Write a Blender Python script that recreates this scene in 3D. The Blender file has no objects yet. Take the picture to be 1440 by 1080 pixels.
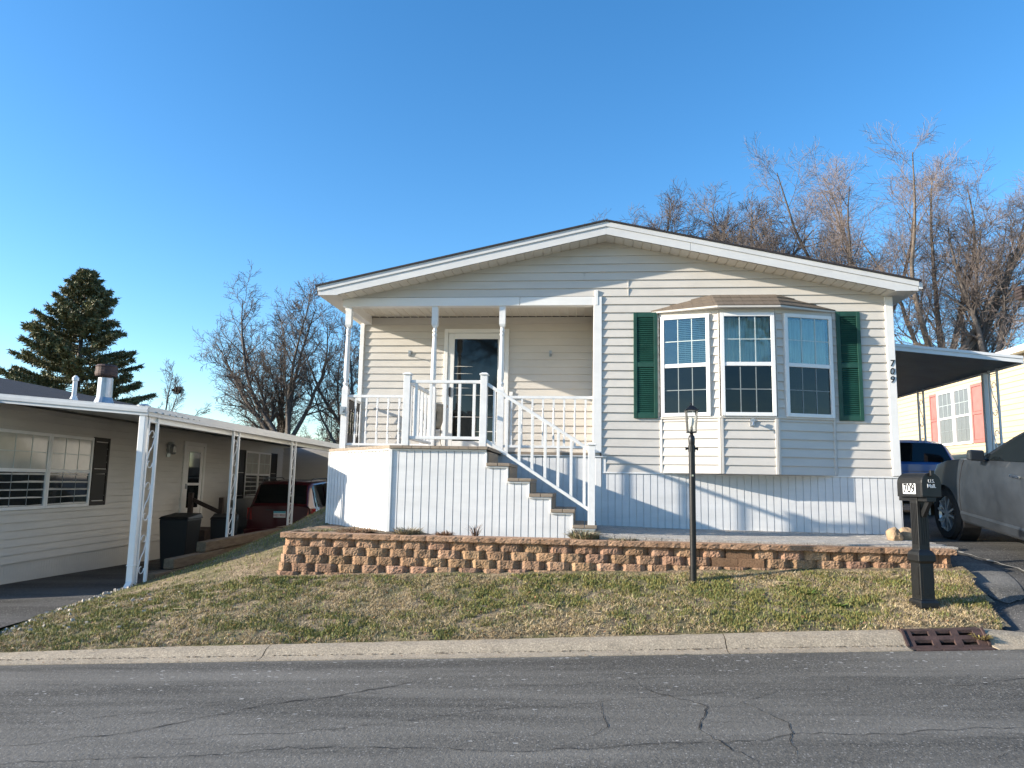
import bpy, bmesh, math, random
from mathutils import Vector as V, Matrix, noise
R = math.radians
scene = bpy.context.scene
COL = scene.collection
rnd = random.Random(7)

# ------------------------------------------------------------------ materials
MATS = {}
def newmat(name):
    m = bpy.data.materials.new(name); m.use_nodes = True
    nt = m.node_tree; nt.nodes.clear()
    out = nt.nodes.new('ShaderNodeOutputMaterial'); b = nt.nodes.new('ShaderNodeBsdfPrincipled')
    nt.links.new(b.outputs[0], out.inputs[0])
    MATS[name] = m
    return m, nt, b
def tex_coord(nt, scale=(1, 1, 1)):
    tc = nt.nodes.new('ShaderNodeTexCoord'); mp = nt.nodes.new('ShaderNodeMapping')
    mp.inputs['Scale'].default_value = scale
    nt.links.new(tc.outputs['Object'], mp.inputs[0]); return mp.outputs[0]
def nz(nt, co, scale, detail=4, rough=.55, dist=0):
    n = nt.nodes.new('ShaderNodeTexNoise'); n.inputs['Scale'].default_value = scale
    n.inputs['Detail'].default_value = detail; n.inputs['Roughness'].default_value = rough
    n.inputs['Distortion'].default_value = dist
    nt.links.new(co, n.inputs['Vector']); return n.outputs['Fac']
def ramp(nt, fac, stops):
    r = nt.nodes.new('ShaderNodeValToRGB'); e = r.color_ramp.elements
    while len(e) > 1: e.remove(e[-1])
    e[0].position, e[0].color = stops[0][0], tuple(stops[0][1]) + (1,)
    for p, c in stops[1:]:
        x = e.new(p); x.color = tuple(c) + (1,)
    nt.links.new(fac, r.inputs[0]); return r.outputs[0]
def mixc(nt, fac, a, b, mode='MIX'):
    m = nt.nodes.new('ShaderNodeMix'); m.data_type = 'RGBA'; m.blend_type = mode
    for k, v in ((0, fac), (6, a), (7, b)):
        if hasattr(v, 'links'): nt.links.new(v, m.inputs[k])
        elif k == 0: m.inputs[0].default_value = v
        else: m.inputs[k].default_value = tuple(v) + (1,)
    return m.outputs[2]
def mth(nt, op, a, b=None, clamp=False):
    m = nt.nodes.new('ShaderNodeMath'); m.operation = op; m.use_clamp = clamp
    for k, v in ((0, a), (1, b)):
        if v is None: continue
        if hasattr(v, 'links'): nt.links.new(v, m.inputs[k])
        else: m.inputs[k].default_value = v
    return m.outputs[0]
def bump(nt, b, h, strength=.3, dist=.01):
    n = nt.nodes.new('ShaderNodeBump'); n.inputs['Strength'].default_value = strength
    n.inputs['Distance'].default_value = dist
    nt.links.new(h, n.inputs['Height']); nt.links.new(n.outputs[0], b.inputs['Normal'])
def simple(name, col, rough=.5, metal=0, var=.12, scale=6, bumps=0, bscale=60, coat=0, stretch=(1, 1, 1), spec=.5):
    m, nt, b = newmat(name)
    co = tex_coord(nt, stretch)
    f = nz(nt, co, scale, 5, .6)
    lo = [c * (1 - var) for c in col]; hi = [min(1, c * (1 + var)) for c in col]
    nt.links.new(ramp(nt, f, [(.3, lo), (.7, hi)]), b.inputs['Base Color'])
    b.inputs['Roughness'].default_value = rough; b.inputs['Metallic'].default_value = metal
    b.inputs['Specular IOR Level'].default_value = spec
    if coat: b.inputs['Coat Weight'].default_value = coat; b.inputs['Coat Roughness'].default_value = .05
    if bumps: bump(nt, b, nz(nt, co, bscale, 4), bumps, .01)
    return m
def vinyl(name, col, dirt=.1):
    m, nt, b = newmat(name)
    co = tex_coord(nt, (.6, .6, 3)); f = nz(nt, co, 2.2, 5, .6)
    co2 = tex_coord(nt, (4, 4, 60)); g = nz(nt, co2, 3, 3, .6)
    c = ramp(nt, f, [(.25, [x * (1 - dirt) for x in col]), (.75, [min(1, x * (1 + dirt * .4)) for x in col])])
    c = mixc(nt, mth(nt, 'MULTIPLY', g, .08), c, [x * .7 for x in col])
    nt.links.new(c, b.inputs['Base Color']); b.inputs['Roughness'].default_value = .5
    b.inputs['Specular IOR Level'].default_value = .35
    bump(nt, b, nz(nt, tex_coord(nt, (1.5, 1.5, 1.5)), 2.0, 3), .25, .02)
    return m
vinyl('siding', (.61, .575, .525)); vinyl('siding_grey', (.60, .58, .54)); vinyl('fascia_white', (.66, .66, .65)); vinyl('siding_cream', (.60, .50, .33))
vinyl('skirt', (.72, .72, .715), .14); vinyl('white', (.80, .79, .765), .07); vinyl('soffit', (.70, .66, .58), .08)
simple('white_metal', (.80, .80, .79), .4, 0, .05, 3)
simple('rail_white', (.76, .755, .74), .5, 0, .08, 8)
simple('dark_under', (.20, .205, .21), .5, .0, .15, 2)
simple('green_paint', (.012, .062, .043), .5, 0, .25, 7)
simple('brown_paint', (.010, .007, .0065), .55, 0, .2, 5)
simple('pink_paint', (.40, .165, .145), .6, 0, .12, 5)
simple('black_metal', (.008, .008, .009), .38, 0, .4, 9, .1, 40)
simple('black_plastic', (.007, .0075, .008), .45, 0, .3, 8, .15, 80)
simple('galv', (.42, .44, .46), .38, .7, .2, 5)
simple('rust_metal', (.07, .042, .036), .7, .2, .4, 10, .4, 60)
simple('pot', (.32, .28, .225), .8, 0, .25, 8, .3, 40)
simple('rubber', (.015, .015, .016), .8, 0, .2, 10)
simple('rim', (.5, .51, .52), .3, .8, .1, 10)
simple('chrome', (.7, .7, .7), .15, 1, .05, 4)
simple('car_grey', (.024, .029, .036), .32, .0, .35, 3, 0, 60, .6)
simple('car_blue', (.02, .10, .34), .3, .2, .1, 3, 0, 60, .8)
simple('car_red', (.055, .004, .008), .3, .2, .1, 3, 0, 60, .8)
simple('car_dark', (.018, .018, .02), .6, 0, .2, 3)
simple('glass_dark', (.006, .008, .009), .04, 0, .2, 2, spec=.6)
simple('taillight', (.25, .01, .012), .2, 0, .1, 4, 0, 60, .7)
simple('plate_white', (.75, .77, .78), .4, 0, .03, 5)
simple('plate_blue', (.12, .45, .58), .4, 0, .05, 5)
simple('plate_red', (.35, .03, .03), .5)
simple('ink', (.012, .012, .013), .5)
simple('letter_white', (.7, .7, .7), .5)
simple('bulb', (.8, .8, .78), .3)
simple('pane_dark', (.012, .016, .018), .06, 0, .4, 2, spec=.7)
simple('muntin_light', (.50, .57, .56)); simple('muntin_dim', (.22, .245, .25)); simple('pane_blind_reflection', (.46, .46, .42), .1, 0, .12, 3, spec=.8)  # pale pane: blind colour brightened to paint in a reflection of white skirting
simple('pane_curtain', (.17, .175, .175), .12, 0, .25, 12, stretch=(1, 6, .3), spec=.6)
simple('blind', (.62, .60, .50), .6, 0, .06, 4)
simple('curtain', (.66, .64, .58), .8, 0, .3, 9, stretch=(5, 5, .3))
simple('interior', (.020, .019, .020), .9, 0, .4, 3)
simple('rock', (.36, .25, .15), .9, 0, .35, 9, .8, 30)
simple('bin', (.007, .007, .008), .5, 0, .2, 5)
simple('step_wood', (.035, .022, .018), .7, 0, .4, 8, .4, 40)
simple('straw', (.34, .26, .15), .9, 0, .35, 20)
simple('nest', (.06, .04, .03), .9)

def glassmat():
    m = bpy.data.materials.new('window_glass'); m.use_nodes = True; nt = m.node_tree; nt.nodes.clear()
    out = nt.nodes.new('ShaderNodeOutputMaterial'); t = nt.nodes.new('ShaderNodeBsdfTransparent'); g = nt.nodes.new('ShaderNodeBsdfGlossy')
    t.inputs[0].default_value = (.80, .90, .88, 1); g.inputs['Roughness'].default_value = .03
    g.inputs['Color'].default_value = (.9, .95, 1, 1)
    tc = nt.nodes.new('ShaderNodeTexCoord')
    n = nt.nodes.new('ShaderNodeTexNoise'); n.inputs['Scale'].default_value = 2.5; nt.links.new(tc.outputs['Object'], n.inputs['Vector'])
    bp = nt.nodes.new('ShaderNodeBump'); bp.inputs['Strength'].default_value = .12; bp.inputs['Distance'].default_value = .03
    nt.links.new(n.outputs[0], bp.inputs['Height']); nt.links.new(bp.outputs[0], g.inputs['Normal'])
    fr = nt.nodes.new('ShaderNodeFresnel'); fr.inputs[0].default_value = 1.5
    ad = nt.nodes.new('ShaderNodeMath'); ad.operation = 'MULTIPLY_ADD'; ad.inputs[1].default_value = 1.3; ad.inputs[2].default_value = .045
    nt.links.new(fr.outputs[0], ad.inputs[0])
    mx = nt.nodes.new('ShaderNodeMixShader'); nt.links.new(ad.outputs[0], mx.inputs[0]); nt.links.new(t.outputs[0], mx.inputs[1]); nt.links.new(g.outputs[0], mx.inputs[2])
    nt.links.new(mx.outputs[0], out.inputs[0]); MATS['window_glass'] = m
    m2 = m.copy(); m2.name = 'screen_glass'; MATS['screen_glass'] = m2
    for q in m2.node_tree.nodes:
        if q.type == 'BSDF_TRANSPARENT': q.inputs[0].default_value = (.28, .31, .32, 1)
        if q.type == 'MATH': q.inputs[1].default_value = .6; q.inputs[2].default_value = .015
    m3 = m.copy(); m3.name = 'lantern_glass'; MATS['lantern_glass'] = m3
    for q in m3.node_tree.nodes:
        if q.type == 'BSDF_TRANSPARENT': q.inputs[0].default_value = (.93, .95, .95, 1)
        if q.type == 'MATH': q.inputs[1].default_value = 1.; q.inputs[2].default_value = .02
glassmat()

def shingles(name, a, b2):
    m, nt, b = newmat(name)
    co = tex_coord(nt)
    br = nt.nodes.new('ShaderNodeTexBrick'); br.inputs['Scale'].default_value = 1
    br.inputs['Brick Width'].default_value = .3; br.inputs['Row Height'].default_value = .14; br.inputs['Mortar Size'].default_value = .008
    br.inputs['Color1'].default_value = tuple(a) + (1,); br.inputs['Color2'].default_value = tuple(b2) + (1,)
    br.inputs['Mortar'].default_value = tuple(x * .4 for x in a) + (1,); br.inputs['Bias'].default_value = 0
    sw = nt.nodes.new('ShaderNodeSeparateXYZ'); cb = nt.nodes.new('ShaderNodeCombineXYZ')
    nt.links.new(co, sw.inputs[0]); nt.links.new(sw.outputs[1], cb.inputs[0]); nt.links.new(sw.outputs[0], cb.inputs[1]); nt.links.new(cb.outputs[0], br.inputs['Vector'])
    c = mixc(nt, nz(nt, co, 30, 4), br.outputs[0], [x * 1.7 for x in a]); nt.links.new(c, b.inputs['Base Color'])
    b.inputs['Roughness'].default_value = .9; bump(nt, b, nz(nt, co, 120, 3), .5, .01)
shingles('shingle_dark', (.020, .018, .020), (.040, .034, .037))
shingles('shingle_brown', (.115, .09, .068), (.075, .058, .045))

def wood(name, a, b2, st=(1, 12, 12)):
    m, nt, b = newmat(name); co = tex_coord(nt, st)
    f = nz(nt, co, 3, 6, .65, .6)
    nt.links.new(ramp(nt, f, [(.3, a), (.7, b2)]), b.inputs['Base Color']); b.inputs['Roughness'].default_value = .85
    bump(nt, b, f, .5, .01)
wood('deck_wood', (.20, .155, .115), (.34, .28, .215)); wood('timber', (.10, .066, .04), (.21, .15, .09), (10, 1, 10))
wood('bark', (.055, .045, .038), (.13, .11, .095), (6, 6, 1.2)); wood('bark_warm', (.09, .068, .05), (.20, .16, .125), (6, 6, 1.2))
wood('twig', (.075, .058, .05), (.135, .108, .092), (2, 2, 2)); wood('twig_warm', (.13, .102, .09), (.225, .178, .155), (2, 2, 2))

def asphalt(name, base, patch=.35, fleck=True):
    m, nt, b = newmat(name); co = tex_coord(nt)
    big = nz(nt, tex_coord(nt, (.5, 1.6, 1)), 1.1, 5, .6, .4); fine = nz(nt, co, 170, 3, .7); mid = nz(nt, co, 28, 4, .65)
    c = ramp(nt, big, [(.3, [x * (1 - patch) for x in base]), (.7, [x * (1 + patch) for x in base])])
    c = mixc(nt, ramp(nt, fine, [(.35, (0, 0, 0)), (.75, (1, 1, 1))]), [x * .38 for x in base], c)
    gr = nz(nt, tex_coord(nt, (1, .55, 1)), 74, 3, .85); gm = nt.nodes.new('ShaderNodeMix'); gm.data_type = 'RGBA'; gm.blend_type = 'MULTIPLY'; gm.inputs[0].default_value = 1; nt.links.new(c, gm.inputs[6]); nt.links.new(ramp(nt, gr, [(.32, (.36, .36, .36)), (.5, (.95, .95, .95)), (.66, (2.0, 1.98, 1.92))]), gm.inputs[7]); c = gm.outputs[2]  # light and dark grain paints in low sun shading on the aggregate relief
    c2 = mixc(nt, ramp(nt, mid, [(.35, (.55, .55, .55)), (.65, (1.25, 1.25, 1.22))]), c, c, 'MULTIPLY')
    mm = nt.nodes.new('ShaderNodeMix'); mm.data_type = 'RGBA'; mm.blend_type = 'MULTIPLY'; mm.inputs[0].default_value = .7
    nt.links.new(c, mm.inputs[6]); nt.links.new(ramp(nt, mid, [(.3, (.62, .62, .62)), (.7, (1.4, 1.4, 1.36))]), mm.inputs[7])
    c = mm.outputs[2]
    ln = nz(nt, tex_coord(nt, (.12, 1.1, 1)), 1.6, 4, .6, .2); c = mixc(nt, ramp(nt, ln, [(.42, (0, 0, 0)), (.62, (1, 1, 1))]), c, mixc(nt, .5, c, [x * 1.9 for x in base]))
    vo = nt.nodes.new('ShaderNodeTexVoronoi'); vo.inputs['Scale'].default_value = 60; nt.links.new(co, vo.inputs['Vector'])
    sep = nt.nodes.new('ShaderNodeSeparateColor'); nt.links.new(vo.outputs['Color'], sep.inputs[0])
    st = mth(nt, 'MULTIPLY', mth(nt, 'GREATER_THAN', sep.outputs[0], .86), mth(nt, 'LESS_THAN', vo.outputs['Distance'], .38))
    c = mixc(nt, mth(nt, 'MULTIPLY', st, .8), c, (.26, .25, .235))
    if fleck:   # pale chips and scrapes, thickest along the gutter
        at = nt.nodes.new('ShaderNodeAttribute'); at.attribute_name = 'edge'
        vs = nt.nodes.new('ShaderNodeTexVoronoi'); vs.inputs['Scale'].default_value = 26; nt.links.new(tex_coord(nt, (.55, 1.6, 1)), vs.inputs['Vector'])
        sp = nt.nodes.new('ShaderNodeSeparateColor'); nt.links.new(vs.outputs['Color'], sp.inputs[0])
        k = mth(nt, 'MULTIPLY', mth(nt, 'GREATER_THAN', sp.outputs[0], mth(nt, 'SUBTRACT', 1.0, mth(nt, 'MULTIPLY', mth(nt, 'MULTIPLY', at.outputs['Fac'], mth(nt, 'GREATER_THAN', big, .47)), .5))), mth(nt, 'LESS_THAN', mth(nt, 'ADD', vs.outputs['Distance'], mth(nt, 'MULTIPLY', mid, .5)), .5))
        c = mixc(nt, mth(nt, 'MULTIPLY', k, .85), c, (.52, .51, .49))
    nt.links.new(c, b.inputs['Base Color']); b.inputs['Roughness'].default_value = .82
    h = mth(nt, 'ADD', mth(nt, 'MULTIPLY', gr, .5), mth(nt, 'MULTIPLY', mid, .6)); bump(nt, b, h, .8, .012)
asphalt('asphalt', (.113, .106, .093), .30); asphalt('drive_asphalt', (.068, .066, .064), .45, False); asphalt('patch_asphalt', (.13, .127, .12), .2, False)
simple('crack', (.012, .012, .013), .9); simple('seam', (.30, .28, .24), .9, 0, .3, 30)

def concrete(name, base):
    m, nt, b = newmat(name); co = tex_coord(nt)
    f = nz(nt, co, 2.5, 6, .65); g = nz(nt, co, 90, 4, .7)
    c = ramp(nt, f, [(.3, [x * .75 for x in base]), (.7, [x * 1.15 for x in base])])
    c = mixc(nt, ramp(nt, g, [(.3, (1, 1, 1)), (.5, (0, 0, 0))]), c, [x * .6 for x in base])
    k = nz(nt, tex_coord(nt, (1, 2.5, 2.5)), 9, 6, .75, .5); c = mixc(nt, mth(nt, 'MULTIPLY', ramp(nt, k, [(.50, (0, 0, 0)), (.68, (1, 1, 1))]), .55), c, [x * .5 for x in base])
    k2 = nz(nt, co, 60, 3, .85); c = mixc(nt, mth(nt, 'MULTIPLY', ramp(nt, k2, [(.52, (0, 0, 0)), (.66, (1, 1, 1))]), .8), c, [min(1, x * 1.6) for x in base]); c = mixc(nt, mth(nt, 'MULTIPLY', ramp(nt, k2, [(.34, (1, 1, 1)), (.47, (0, 0, 0))]), .7), c, [x * .45 for x in base])
    nt.links.new(c, b.inputs['Base Color']); b.inputs['Roughness'].default_value = .9; bump(nt, b, g, .6, .008)
concrete('curb_concrete', (.36, .30, .222)); concrete('paver', (.42, .39, .35))

def blockmat():
    m, nt, b = newmat('wall_block'); co = tex_coord(nt)
    f = nz(nt, co, 7, 5, .6); g = nz(nt, co, 70, 4, .7)
    c = ramp(nt, f, [(.25, (.265, .155, .09)), (.55, (.385, .238, .15)), (.8, (.47, .315, .205))])
    c = mixc(nt, ramp(nt, g, [(.32, (1, 1, 1)), (.5, (0, 0, 0))]), c, (.15, .085, .048))
    at = nt.nodes.new('ShaderNodeAttribute'); at.attribute_name = 'tint'
    c = mixc(nt, 1.0, c, at.outputs['Color'], 'MULTIPLY')
    nt.links.new(c, b.inputs['Base Color']); b.inputs['Roughness'].default_value = .95; bump(nt, b, g, .9, .012)
blockmat()

def lawnmat():
    m, nt, b = newmat('lawn_soil'); co = tex_coord(nt)
    f = nz(nt, co, 1.6, 5, .6); g = nz(nt, co, 45, 4, .7); h = nz(nt, co, 9, 5, .65)
    a = ramp(nt, h, [(.3, (.12, .08, .05)), (.5, (.33, .245, .15)), (.7, (.50, .385, .25))])
    gr = ramp(nt, h, [(.3, (.09, .09, .03)), (.7, (.24, .21, .09))])
    c = mixc(nt, ramp(nt, f, [(.42, (0, 0, 0)), (.58, (1, 1, 1))]), a, gr)
    c = mixc(nt, ramp(nt, g, [(.35, (1, 1, 1)), (.55, (0, 0, 0))]), c, (.05, .04, .022))
    nt.links.new(c, b.inputs['Base Color']); b.inputs['Roughness'].default_value = 1; bump(nt, b, g, 1, .02)
    m, nt, b = newmat('blade'); at = nt.nodes.new('ShaderNodeAttribute'); at.attribute_name = 'tint'
    nt.links.new(at.outputs['Color'], b.inputs['Base Color']); b.inputs['Roughness'].default_value = .7
    b.inputs['Specular IOR Level'].default_value = .2
    m, nt, b = newmat('field'); co = tex_coord(nt); f = nz(nt, co, .4, 6, .6)
    nt.links.new(ramp(nt, f, [(.3, (.10, .10, .04)), (.7, (.22, .18, .09))]), b.inputs['Base Color']); b.inputs['Roughness'].default_value = 1
    m, nt, b = newmat('soil'); co = tex_coord(nt); f = nz(nt, co, 14, 6, .7)
    nt.links.new(ramp(nt, f, [(.3, (.06, .042, .028)), (.7, (.24, .18, .11))]), b.inputs['Base Color']); b.inputs['Roughness'].default_value = 1; bump(nt, b, f, 1, .04)
    m, nt, b = newmat('needles'); at = nt.nodes.new('ShaderNodeAttribute'); at.attribute_name = 'tint'
    nt.links.new(at.outputs['Color'], b.inputs['Base Color']); b.inputs['Roughness'].default_value = .6
lawnmat()

# ------------------------------------------------------------------ mesh builder
class MB:
    def __init__(s): s.v = []; s.f = []; s.c = []      # c: per-vertex tint (optional)
    def add(s, vs, fs, tint=None):
        k = len(s.v); s.v += [tuple(p) for p in vs]; s.f += [tuple(i + k for i in f) for f in fs]
        if tint is not None: s.c += [tint] * len(vs)
    def box(s, a, b):
        x0, y0, z0 = a; x1, y1, z1 = b
        s.hexa([(x0, y0, z0), (x1, y0, z0), (x1, y1, z0), (x0, y1, z0), (x0, y0, z1), (x1, y0, z1), (x1, y1, z1), (x0, y1, z1)])
    def hexa(s, p): s.add(p, [(0, 3, 2, 1), (4, 5, 6, 7), (0, 1, 5, 4), (1, 2, 6, 5), (2, 3, 7, 6), (3, 0, 4, 7)])
    def fbox(s, fr, x0, x1, z0, z1, d0, d1):           # box in a wall frame: x along, z up, d outward
        s.hexa([fr(x0, z0, d1), fr(x1, z0, d1), fr(x1, z0, d0), fr(x0, z0, d0), fr(x0, z1, d1), fr(x1, z1, d1), fr(x1, z1, d0), fr(x0, z1, d0)])
    def prism(s, poly, ext):                           # poly: list of 3D points, ext: vector
        n = len(poly); e = V(ext); a = [V(p) for p in poly]; b = [p + e for p in a]
        s.add(a + b, [tuple(range(n))[::-1], tuple(range(n, 2 * n))] + [(i, (i + 1) % n, n + (i + 1) % n, n + i) for i in range(n)])
    def bar(s, a, b, w, h, up=(0, 0, 1)):
        a = V(a); b = V(b); d = (b - a).normalized(); x = d.cross(V(up)).normalized(); y = x.cross(d)
        q = []
        for p in (a, b):
            for i, j in ((-1, -1), (1, -1), (1, 1), (-1, 1)): q.append(p + x * w / 2 * i + y * h / 2 * j)
        s.add(q, [(0, 1, 2, 3), (7, 6, 5, 4), (0, 4, 5, 1), (1, 5, 6, 2), (2, 6, 7, 3), (3, 7, 4, 0)])
    def tube(s, pts, rad, n=8, cap=True):
        pts = [V(p) for p in pts]; k = len(pts)
        if not hasattr(rad, '__len__'): rad = [rad] * k
        d = (pts[1] - pts[0]).normalized(); x = d.orthogonal().normalized(); vs = []
        for i, p in enumerate(pts):
            if i == 0: t = pts[1] - p
            elif i == k - 1: t = p - pts[i - 1]
            else: t = pts[i + 1] - pts[i - 1]
            t.normalize(); x = (x - t * x.dot(t))
            if x.length < 1e-6: x = t.orthogonal()
            x.normalize(); y = t.cross(x)
            for j in range(n):
                a = 2 * math.pi * j / n; vs.append(p + (x * math.cos(a) + y * math.sin(a)) * rad[i])
        fs = [(i * n + j, i * n + (j + 1) % n, (i + 1) * n + (j + 1) % n, (i + 1) * n + j) for i in range(k - 1) for j in range(n)]
        if cap: fs += [tuple(range(n))[::-1], tuple(range((k - 1) * n, k * n))]
        s.add(vs, fs)
    def lathe(s, prof, o=(0, 0, 0), n=20, axis='z', ph=0, cap=True):     # prof: (r, h)
        vs = []
        for r, h in prof:
            for j in range(n):
                a = 2 * math.pi * j / n + ph; c, q = r * math.cos(a), r * math.sin(a)
                p = (c, q, h) if axis == 'z' else (h, c, q) if axis == 'x' else (c, h, q)
                vs.append((p[0] + o[0], p[1] + o[1], p[2] + o[2]))
        k = len(prof)
        fs = [(i * n + j, i * n + (j + 1) % n, (i + 1) * n + (j + 1) % n, (i + 1) * n + j) for i in range(k - 1) for j in range(n)]
        if cap: fs += [tuple(range(n))[::-1], tuple(range((k - 1) * n, k * n))]
        s.add(vs, fs)
    def square_post(s, prof, o, ph=math.pi / 4): s.lathe([(r * math.sqrt(2), h) for r, h in prof], o, 4, 'z', ph)
    def build(s, name, mat, parent=None, smooth=False, bevel=0, fix=True):
        me = bpy.data.meshes.new(name); me.from_pydata(s.v, [], s.f)
        me.materials.append(MATS[mat])
        if s.c and len(s.c) == len(s.v):
            at = me.color_attributes.new('tint', 'FLOAT_COLOR', 'POINT')
            at.data.foreach_set('color', [x for c in s.c for x in (c[0], c[1], c[2], 1)])
        if fix:
            bm = bmesh.new(); bm.from_mesh(me); bmesh.ops.recalc_face_normals(bm, faces=bm.faces); bm.to_mesh(me); bm.free()
        if smooth: me.shade_smooth()
        o = bpy.data.objects.new(name, me); COL.objects.link(o)
        if parent:
            o.parent = parent
            if parent.get('wc'): o.location = -parent.location
        if bevel:
            m = o.modifiers.new('edge', 'BEVEL'); m.width = bevel; m.segments = 2; m.limit_method = 'ANGLE'; m.angle_limit = R(40)
        return o
def tag(o, label=None, cat=None, group=None, kind=None):
    if label: o['label'] = label
    if cat: o['category'] = cat
    if group: o['group'] = group
    if kind: o['kind'] = kind
    return o
def thing(name, loc, label, cat, group=None, rz=0, rx=0, wc=False):
    e = bpy.data.objects.new(name, None); COL.objects.link(e); e.location = loc; e.rotation_euler = (rx, 0, rz)
    e.empty_display_size = .2
    if wc: e['wc'] = 1
    return tag(e, label, cat, group)
def frame(o, u, n, up=(0, 0, 1)):
    o = V(o); u = V(u).normalized(); n = V(n).normalized(); up = V(up)
    return lambda x, z, d=0: o + u * x + up * z + n * d
def text(body, size, fr_o, u, up, name, mat, parent, ext=.002, italic=0, align='CENTER', bold=0):
    cu = bpy.data.curves.new(name, 'FONT'); cu.body = body; cu.size = size; cu.align_x = align; cu.align_y = 'CENTER'; cu.extrude = ext; cu.shear = italic; cu.offset = bold
    t = bpy.data.objects.new(name, cu); COL.objects.link(t)
    bpy.context.view_layer.update()
    me = bpy.data.meshes.new_from_object(t.evaluated_get(bpy.context.evaluated_depsgraph_get())); me.name = name
    bpy.data.objects.remove(t); me.materials.clear(); me.materials.append(MATS[mat])
    u = V(u).normalized(); w = V(up).normalized(); n = u.cross(w)
    M = Matrix((u, w, n)).transposed().to_4x4(); M.translation = V(fr_o); me.transform(M)
    o = bpy.data.objects.new(name, me); COL.objects.link(o)
    if parent:
        o.parent = parent
        if parent.get('wc'): o.location = -parent.location
    return o

# ---- cladding: lapped siding and ribbed vertical panels as real geometry
def siding(mb, fr, z0, z1, xl, xr, expo=.125, lap=.019, seams=()):
    """lapped courses; xl/xr functions of z"""
    z = z0; k = 0
    while z < z1 - .01:
        t = min(z + expo, z1)
        a0, b0, a1, b1 = xl(z), xr(z), xl(t), xr(t)
        if b0 - a0 > .03:
            if b1 - a1 < .01: a1 = b1 = (a1 + b1) / 2
            n = max(1, int((b0 - a0) / .55)); vs = []; ph = rnd.random() * 9
            for i in range(n + 1):
                s = i / n; xa = a0 + (b0 - a0) * s; xb = a1 + (b1 - a1) * s
                w = .0022 * math.sin(xa * 2.1 + ph) + .0015 * math.sin(xa * 4.7 + ph * 2)
                vs += [fr(xa, z, 0), fr(xa, z, lap + w), fr(xa, z + (t - z) * .9, .003 + w * .6), fr(xb, t, .001)]
            fs = []
            for i in range(n):
                for j in range(3): fs.append((i * 4 + j, i * 4 + j + 1, i * 4 + j + 5, i * 4 + j + 4))
            mb.add(vs, fs)
        z = t; k += 1
def ribbed(mb, o, u, L, v, n, pitch=.105, g=.011, depth=.010, thick=.01):
    """panel of flat ribs with grooves: along u (length L), extruded by v, normal n"""
    o = V(o); u = V(u).normalized(); v = V(v); n = V(n).normalized()
    prof = []; x = 0
    while x < L - 1e-4:
        e = min(x + pitch, L); prof.append((x, 0))
        if e - x > g * 2.2: prof += [(e - g, .0022), (e - g * .8, -depth), (e - g * .15, -depth)]
        x = e
    prof.append((L, 0))
    vs = []
    for a, d in prof: vs += [o + u * a + n * d, o + u * a + n * d + v]
    mb.add(vs, [(2 * i, 2 * i + 2, 2 * i + 3, 2 * i + 1) for i in range(len(prof) - 1)])

# ------------------------------------------------------------------ terrain functions
def lerp(x, pts):
    if x <= pts[0][0]: return pts[0][1]
    for (a, fa), (b, fb) in zip(pts, pts[1:]):
        if x <= b: return fa + (fb - fa) * (x - a) / (b - a)
    return pts[-1][1]
def yc(x): return -4.0 + .0642 * (max(-14, min(14, x)) + .66)
def zr(x): return .01 + .0412 * (max(-32, min(32, x)) + .66)
def hc(x): return lerp(x, [(-7.5, .02), (-6, .035), (-4, .07), (-.7, .09), (2, .115), (3.68, .12), (4.4, .035), (9, .03)])
def zw(x): return lerp(x, [(-8, -.05), (-6.3, .0), (-5, .24), (-3.95, .40), (4.1, .71), (6, .78), (9, .95)])
def zdrive_left(x, y):
    return .035 * (x + 6.3) - .02 * (y + 1) + (0 if y > -1.4 else (y + 1.4) * .055)
def zlawn(x, y):
    y0 = yc(x) + .31; z0 = zr(x) + hc(x) + .005
    if y < -2.1:
        s = max(0, min(1, (y - y0) / (-2.1 - y0))); z = z0 + (zw(x) - z0) * (s ** .9)
    else:
        z = zw(x) + (y + 2.1) * lerp(x, [(-6.3, .06), (-5.2, .14), (-3.9, .26)])
    return z + .018 * noise.noise((x * 1.3, y * 1.3, 0)) + .01 * noise.noise((x * 4, y * 4, 3))
def zdrive_right(x, y):
    a = zr(x) + .03
    return lerp(y, [(-3.9, a), (-3.3, a + .09), (-1.8, .70 + .012 * (x - 5)), (-.5, .86 + .01 * (x - 5)), (.7, .885), (1.5, .95), (4.5, 1.06), (14, 1.15)])
def sheet(name, mat, xs, ys, zf, kind='structure', label=None):
    mb = MB(); n = len(ys)
    mb.v = [(x, y(x) if callable(y) else y, 0) for x in xs for y in ys]
    mb.v = [(a, b, zf(a, b)) for a, b, _ in mb.v]
    mb.f = [(i * n + j, (i + 1) * n + j, (i + 1) * n + j + 1, i * n + j + 1) for i in range(len(xs) - 1) for j in range(n - 1)]
    o = mb.build(name, mat, smooth=True); tag(o, label, None, None, kind); return o
def lin(a, b, n): return [a + (b - a) * i / n for i in range(n + 1)]

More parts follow.
